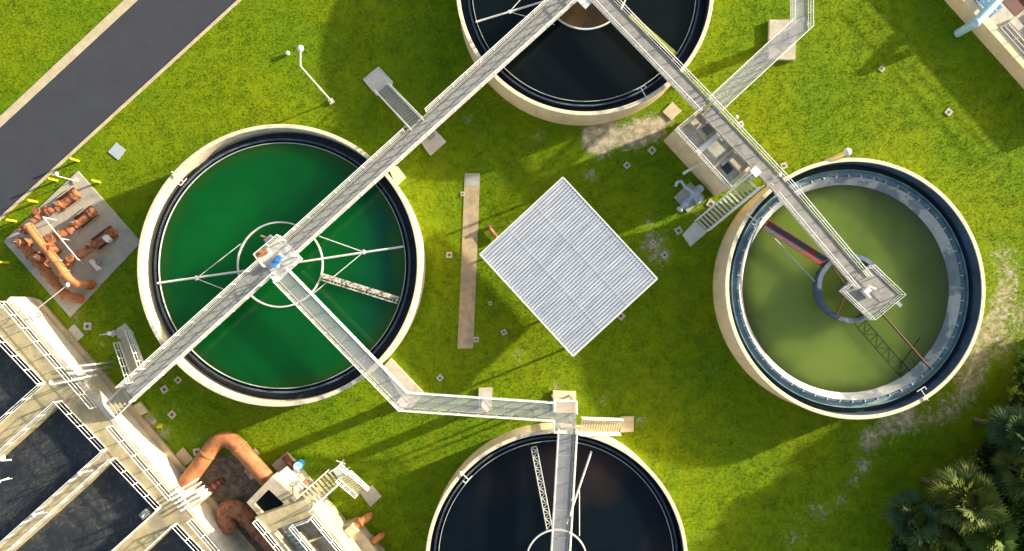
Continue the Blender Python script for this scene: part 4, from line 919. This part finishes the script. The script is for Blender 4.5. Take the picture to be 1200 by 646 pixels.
def tree(px, py, h, rad, mat, label, n=5000, name='broadleaf_tree', group='trees and shrubs in the lower right corner', size=.2, low=.55):
    q = P(px, py, h * .7); base = Vector((q.x, q.y, 0)); th = thing(name, label, 'tree' if h > 3 else 'shrub', base, group)
    mb = MB().tube([base, base + Vector((.1, 0, h * .4)), base + Vector((.2, .1, h * .7))], .05 * h * .5 + .05, 8, r2=.06); blobs = []
    for i in range(14 if low < .5 else 9):
        a = i * 2.4; rr = rad * (.62 if i else 0) * random.uniform(.6, 1.1); z = h * random.uniform(low, .85); bx_, by_ = math.cos(a) * rr, math.sin(a) * rr; blobs.append((bx_, by_, z, rad * random.uniform(.32, .52)))
        mb.tube([base + Vector((.1, 0, h * .35)), base + Vector((bx_, by_, z))], .06, 5, r2=.03)
    part('trunk', mb, m_trunk, th)
    V_, F_ = leaf_cloud(blobs, n, size); mesh_np('crown', V_, F_, mat, th); return th
palm(1072, 607, 4.2, 2.9, m_l1, 'grey-green fan palm, leftmost of the corner group')
palm(1192, 505, 5.5, 2.9, m_l1, 'fan palm at the right edge, topmost of the group')
palm(1196, 553, 5.8, 2.7, m_l2, 'brownish olive palm at the right edge below the topmost palm')
palm(1130, 583, 6.0, 3.6, m_l2, 'largest olive palm in the middle of the group', 60)
palm(1160, 622, 5.0, 2.8, m_l3, 'yellow-green palm beside the pale pavement')
palm(1098, 640, 4.0, 2.6, m_l2, 'olive palm cut by the bottom edge')
tree(1150, 560, 3.6, 1.8, m_l3, 'bright shrub tree above the middle palm', 4000)
tree(1062, 643, 2.2, 1.5, m_l1, 'low grey-green shrub left of the bottom palm', 3000, 'shrub')
tree(1122, 555, 2.4, 1.2, m_l3, 'small pale yellow-green shrub at lawn edge', 2200, 'shrub')
tree(1180, 590, 4.5, 2.1, m_l3, 'leafy tree at right edge above the pavement', 5000)
tree(1105, 610, 3.0, 1.8, m_l4, 'brown leafed shrub between left and middle palms', 3500, 'shrub')
tree(1165, 535, 3.5, 1.6, m_l4, 'brownish tree between topmost and middle palms', 3500)
tree(1135, 640, 3.0, 1.7, m_l3, 'bushy green tree at bottom edge', 4000)
# neighbours just past the frame, standing where the long shade on the lawn comes from
_pl = ['nearest the olive tank', 'behind the topmost palm', 'beside the olive palm', 'behind the leafy tree', 'past the pavement', 'set back from the topmost palm', 'set back behind the pavement', 'at the far end of the row', 'lowest of the row']
for i, (x, y, h) in enumerate(((1315, 425, 7.0), (1268, 458, 8.5), (1272, 496, 8.5), (1282, 540, 9.5), (1300, 590, 9), (1330, 430, 9), (1360, 520, 10), (1250, 640, 7), (1320, 660, 9))): tree(x, y, h, 3.6, m_l3, 'tall tree past the right edge, ' + _pl[i], 9000, low=.15, size=.5)

# ------------------------------------------------------------------ ground sheet with dirt mask
xs = np.concatenate([[-3000, -1200, -500, -200, -110, -80], np.arange(-62, 62.01, .4), [80, 110, 200, 500, 1200, 3000]])
ys = np.concatenate([[-3000, -1200, -500, -200, -90, -50], np.arange(-34, 36.01, .4), [50, 90, 200, 500, 1200, 3000]])
X, Y = np.meshgrid(xs, ys)
dirt_blobs = []      # (px, py, radius m, strength)
for t in np.linspace(0, 1, 34):
    a = R(-62 + 74 * t); rr = 176 + 8 * math.sin(t * 9); dirt_blobs.append((998 + rr * math.cos(a), 335 - rr * math.sin(a), 1.9, .50 + .2 * math.sin(t * 3.1)))
for x, y, r_, s_ in ((1040, 500, 1.8, .7), (1060, 490, 2, .8), (1020, 515, 1.6, .75), (1010, 545, 1.3, .6), (1000, 562, 1.2, .5), (985, 588, 1.4, .45), (960, 600, 1.6, .5), (930, 630, 1.8, .45), (935, 610, 1.2, .4), (828, 630, 1.5, .3), (1190, 370, 3.0, .6), (1170, 400, 3.0, .6), (1130, 440, 2.2, .6),
                   (765, 285, 1.9, .62), (772, 297, 1.8, .6), (762, 265, 1.0, .5), (692, 204, .8, .7), (396, 47, .8, .35), (550, 140, .8, .5), (560, 155, .8, .4), (632, 160, 1, .5), (702, 165, 1.6, 1.3), (695, 160, 1.2, 1.3), (712, 158, 1.6, 1.2), (765, 150, 1.5, 1.1), (750, 155, 1.5, 1.2), (735, 160, 1.4, 1.1), (780, 140, 1, .8),
                   (606, 418, 1.2, .45), (706, 470, .9, .45), (750, 492, .7, .6), (833, 433, .7, .5), (650, 452, .8, .6), (175, 495, 1.2, .7), (190, 508, 1.2, .6), (240, 515, 1.5, .4), (830, 560, 1.5, .25), (120, 400, 1.2, .4), (90, 372, 1.2, .5), (470, 500, 1, .3), (815, 245, 1.3, .5)):
    dirt_blobs.append((x, y, r_, s_))
def dirt_at(X, Y):
    D = np.zeros_like(X)
    for x, y, r_, s_ in dirt_blobs:
        p = P(x, y, 0); D = np.maximum(D, s_ * np.exp(-((X - p.x) ** 2 + (Y - p.y) ** 2) / (r_ ** 2)))
    return D
D = dirt_at(X, Y)
nx, ny = len(xs), len(ys); V_ = np.stack([X.ravel(), Y.ravel(), np.zeros(X.size)], 1)
ii, jj = np.meshgrid(np.arange(nx - 1), np.arange(ny - 1)); a = (jj * nx + ii).ravel(); F_ = np.stack([a, a + 1, a + nx + 1, a + nx], 1)
m_g = bpy.data.materials.new('lawn'); m_g.use_nodes = True; t = m_g.node_tree; n = t.nodes; L = t.links; b = n['Principled BSDF']; b.inputs['Roughness'].default_value = .95; b.inputs['Specular IOR Level'].default_value = .1
def grass_nodes(t, co):
    n = t.nodes; L = t.links
    def noise(sc, det, ro=.6, dist=0):
        q = n.new('ShaderNodeTexNoise'); q.inputs['Scale'].default_value = sc; q.inputs['Detail'].default_value = det; q.inputs['Roughness'].default_value = ro; q.inputs['Distortion'].default_value = dist; L.new(co, q.inputs['Vector']); return q.outputs['Fac']
    def mr(v, a, b_, c=0, d=1):
        q = n.new('ShaderNodeMapRange'); q.inputs[1].default_value = a; q.inputs[2].default_value = b_; q.inputs[3].default_value = c; q.inputs[4].default_value = d; L.new(v, q.inputs[0]); return q.outputs[0]
    def mix(f, A, B):
        q = n.new('ShaderNodeMix'); q.data_type = 'RGBA'; L.new(f, q.inputs[0])
        for i_, v in ((6, A), (7, B)):
            if isinstance(v, tuple): q.inputs[i_].default_value = (*v, 1)
            else: L.new(v, q.inputs[i_])
        return q.outputs[2]
    c = mix(mr(noise(.09, 4), .38, .62), (.125, .225, .005), (.20, .265, .004))
    c = mix(mr(noise(.6, 6, .7), .45, .75), c, (.09, .175, .005))
    c = mix(mr(noise(2.6, 5, .75), .5, .8, 0, .75), c, (.29, .30, .010))
    c = mix(mr(noise(4.5, 6, .75), .52, .78, 0, .45), c, (.06, .13, .004))
    return c, noise, mr, mix
tc = n.new('ShaderNodeTexCoord'); c, noise, mr, mix = grass_nodes(t, tc.outputs['Object'])
at = n.new('ShaderNodeAttribute'); at.attribute_name = 'dirt'
ad = n.new('ShaderNodeMath'); ad.operation = 'ADD'; L.new(at.outputs['Fac'], ad.inputs[0])
nz = noise(1.7, 9, .8, .5); sc_ = n.new('ShaderNodeMath'); sc_.operation = 'MULTIPLY_ADD'; L.new(nz, sc_.inputs[0]); sc_.inputs[1].default_value = 2.2; sc_.inputs[2].default_value = -1.1; L.new(sc_.outputs[0], ad.inputs[1])
df = mr(ad.outputs[0], .40, .72)
dc = mix(mr(noise(1.5, 6), .4, .65), (.27, .25, .16), (.56, .48, .34)); c = mix(df, c, dc)
L.new(c, b.inputs['Base Color'])
bp = n.new('ShaderNodeBump'); bp.inputs['Strength'].default_value = .5; bp.inputs['Distance'].default_value = .12; L.new(noise(3.5, 6, .75), bp.inputs['Height']); L.new(bp.outputs[0], b.inputs['Normal'])
g_ = mesh_np('ground', V_, F_, m_g, None); g_['kind'] = 'structure'
at_ = g_.data.attributes.new('dirt', 'FLOAT', 'POINT'); at_.data.foreach_set('value', D.astype(np.float32).ravel())

# ------------------------------------------------------------------ grass tufts
m_t = bpy.data.materials.new('grass_blades'); m_t.use_nodes = True; t = m_t.node_tree; b = t.nodes['Principled BSDF']; b.inputs['Roughness'].default_value = .8; b.inputs['Specular IOR Level'].default_value = .1
tc = t.nodes.new('ShaderNodeTexCoord'); c, *_ = grass_nodes(t, tc.outputs['Object']); t.links.new(c, b.inputs['Base Color'])
tl = t.nodes.new('ShaderNodeBsdfTranslucent'); t.links.new(c, tl.inputs[0]); mxs = t.nodes.new('ShaderNodeMixShader'); mxs.inputs[0].default_value = .3
t.links.new(b.outputs[0], mxs.inputs[1]); t.links.new(tl.outputs[0], mxs.inputs[2]); t.links.new(mxs.outputs[0], t.nodes['Material Output'].inputs[0])
N = 300000
gx = rng.uniform(-53, 53, N); gy = rng.uniform(-28, 31, N); keep = np.ones(N, bool)
for cx, cy, r_ in NOG_CIRC: keep &= (gx - cx) ** 2 + (gy - cy) ** 2 > (r_ + .02) ** 2
for poly in NOG_POLY:
    ins = np.zeros(N, bool); k = len(poly)
    for i in range(k):
        x0, y0 = poly[i]; x1, y1 = poly[(i + 1) % k]
        if abs(y1 - y0) < 1e-9: continue
        cond = ((y0 > gy) != (y1 > gy)) & (gx < (x1 - x0) * (gy - y0) / (y1 - y0) + x0); ins ^= cond
    keep &= ~ins
keep &= rng.random(N) > dirt_at(gx, gy) * 1.25
clump = np.sin(gx * 1.7 + 3 * np.sin(gy * .9)) * np.sin(gy * 1.9 + 2 * np.sin(gx * 1.1)); keep &= rng.random(N) < .62 + .38 * clump
gx, gy = gx[keep], gy[keep]; N = len(gx)
vs = []
for k in range(2):
    az = rng.uniform(0, 2 * math.pi, N); L_ = rng.uniform(.05, .15, N); hh = rng.uniform(.03, .09, N); wd = rng.uniform(.02, .05, N); ox = gx + rng.uniform(-.08, .08, N); oy = gy + rng.uniform(-.08, .08, N)
    cx, sx = np.cos(az), np.sin(az)
    p0 = np.stack([ox - sx * wd, oy + cx * wd, np.zeros(N)], 1); p1 = np.stack([ox + sx * wd, oy - cx * wd, np.zeros(N)], 1); p2 = np.stack([ox + cx * L_, oy + sx * L_, hh], 1)
    vs.append(np.stack([p0, p1, p2], 1))
V_ = np.concatenate(vs).reshape(-1, 3); F_ = np.arange(len(V_)).reshape(-1, 3)
gr = mesh_np('grass', V_, F_, m_t, None); gr['kind'] = 'stuff'; tag(gr, 'short bright green grass blades over the whole lawn', 'grass')
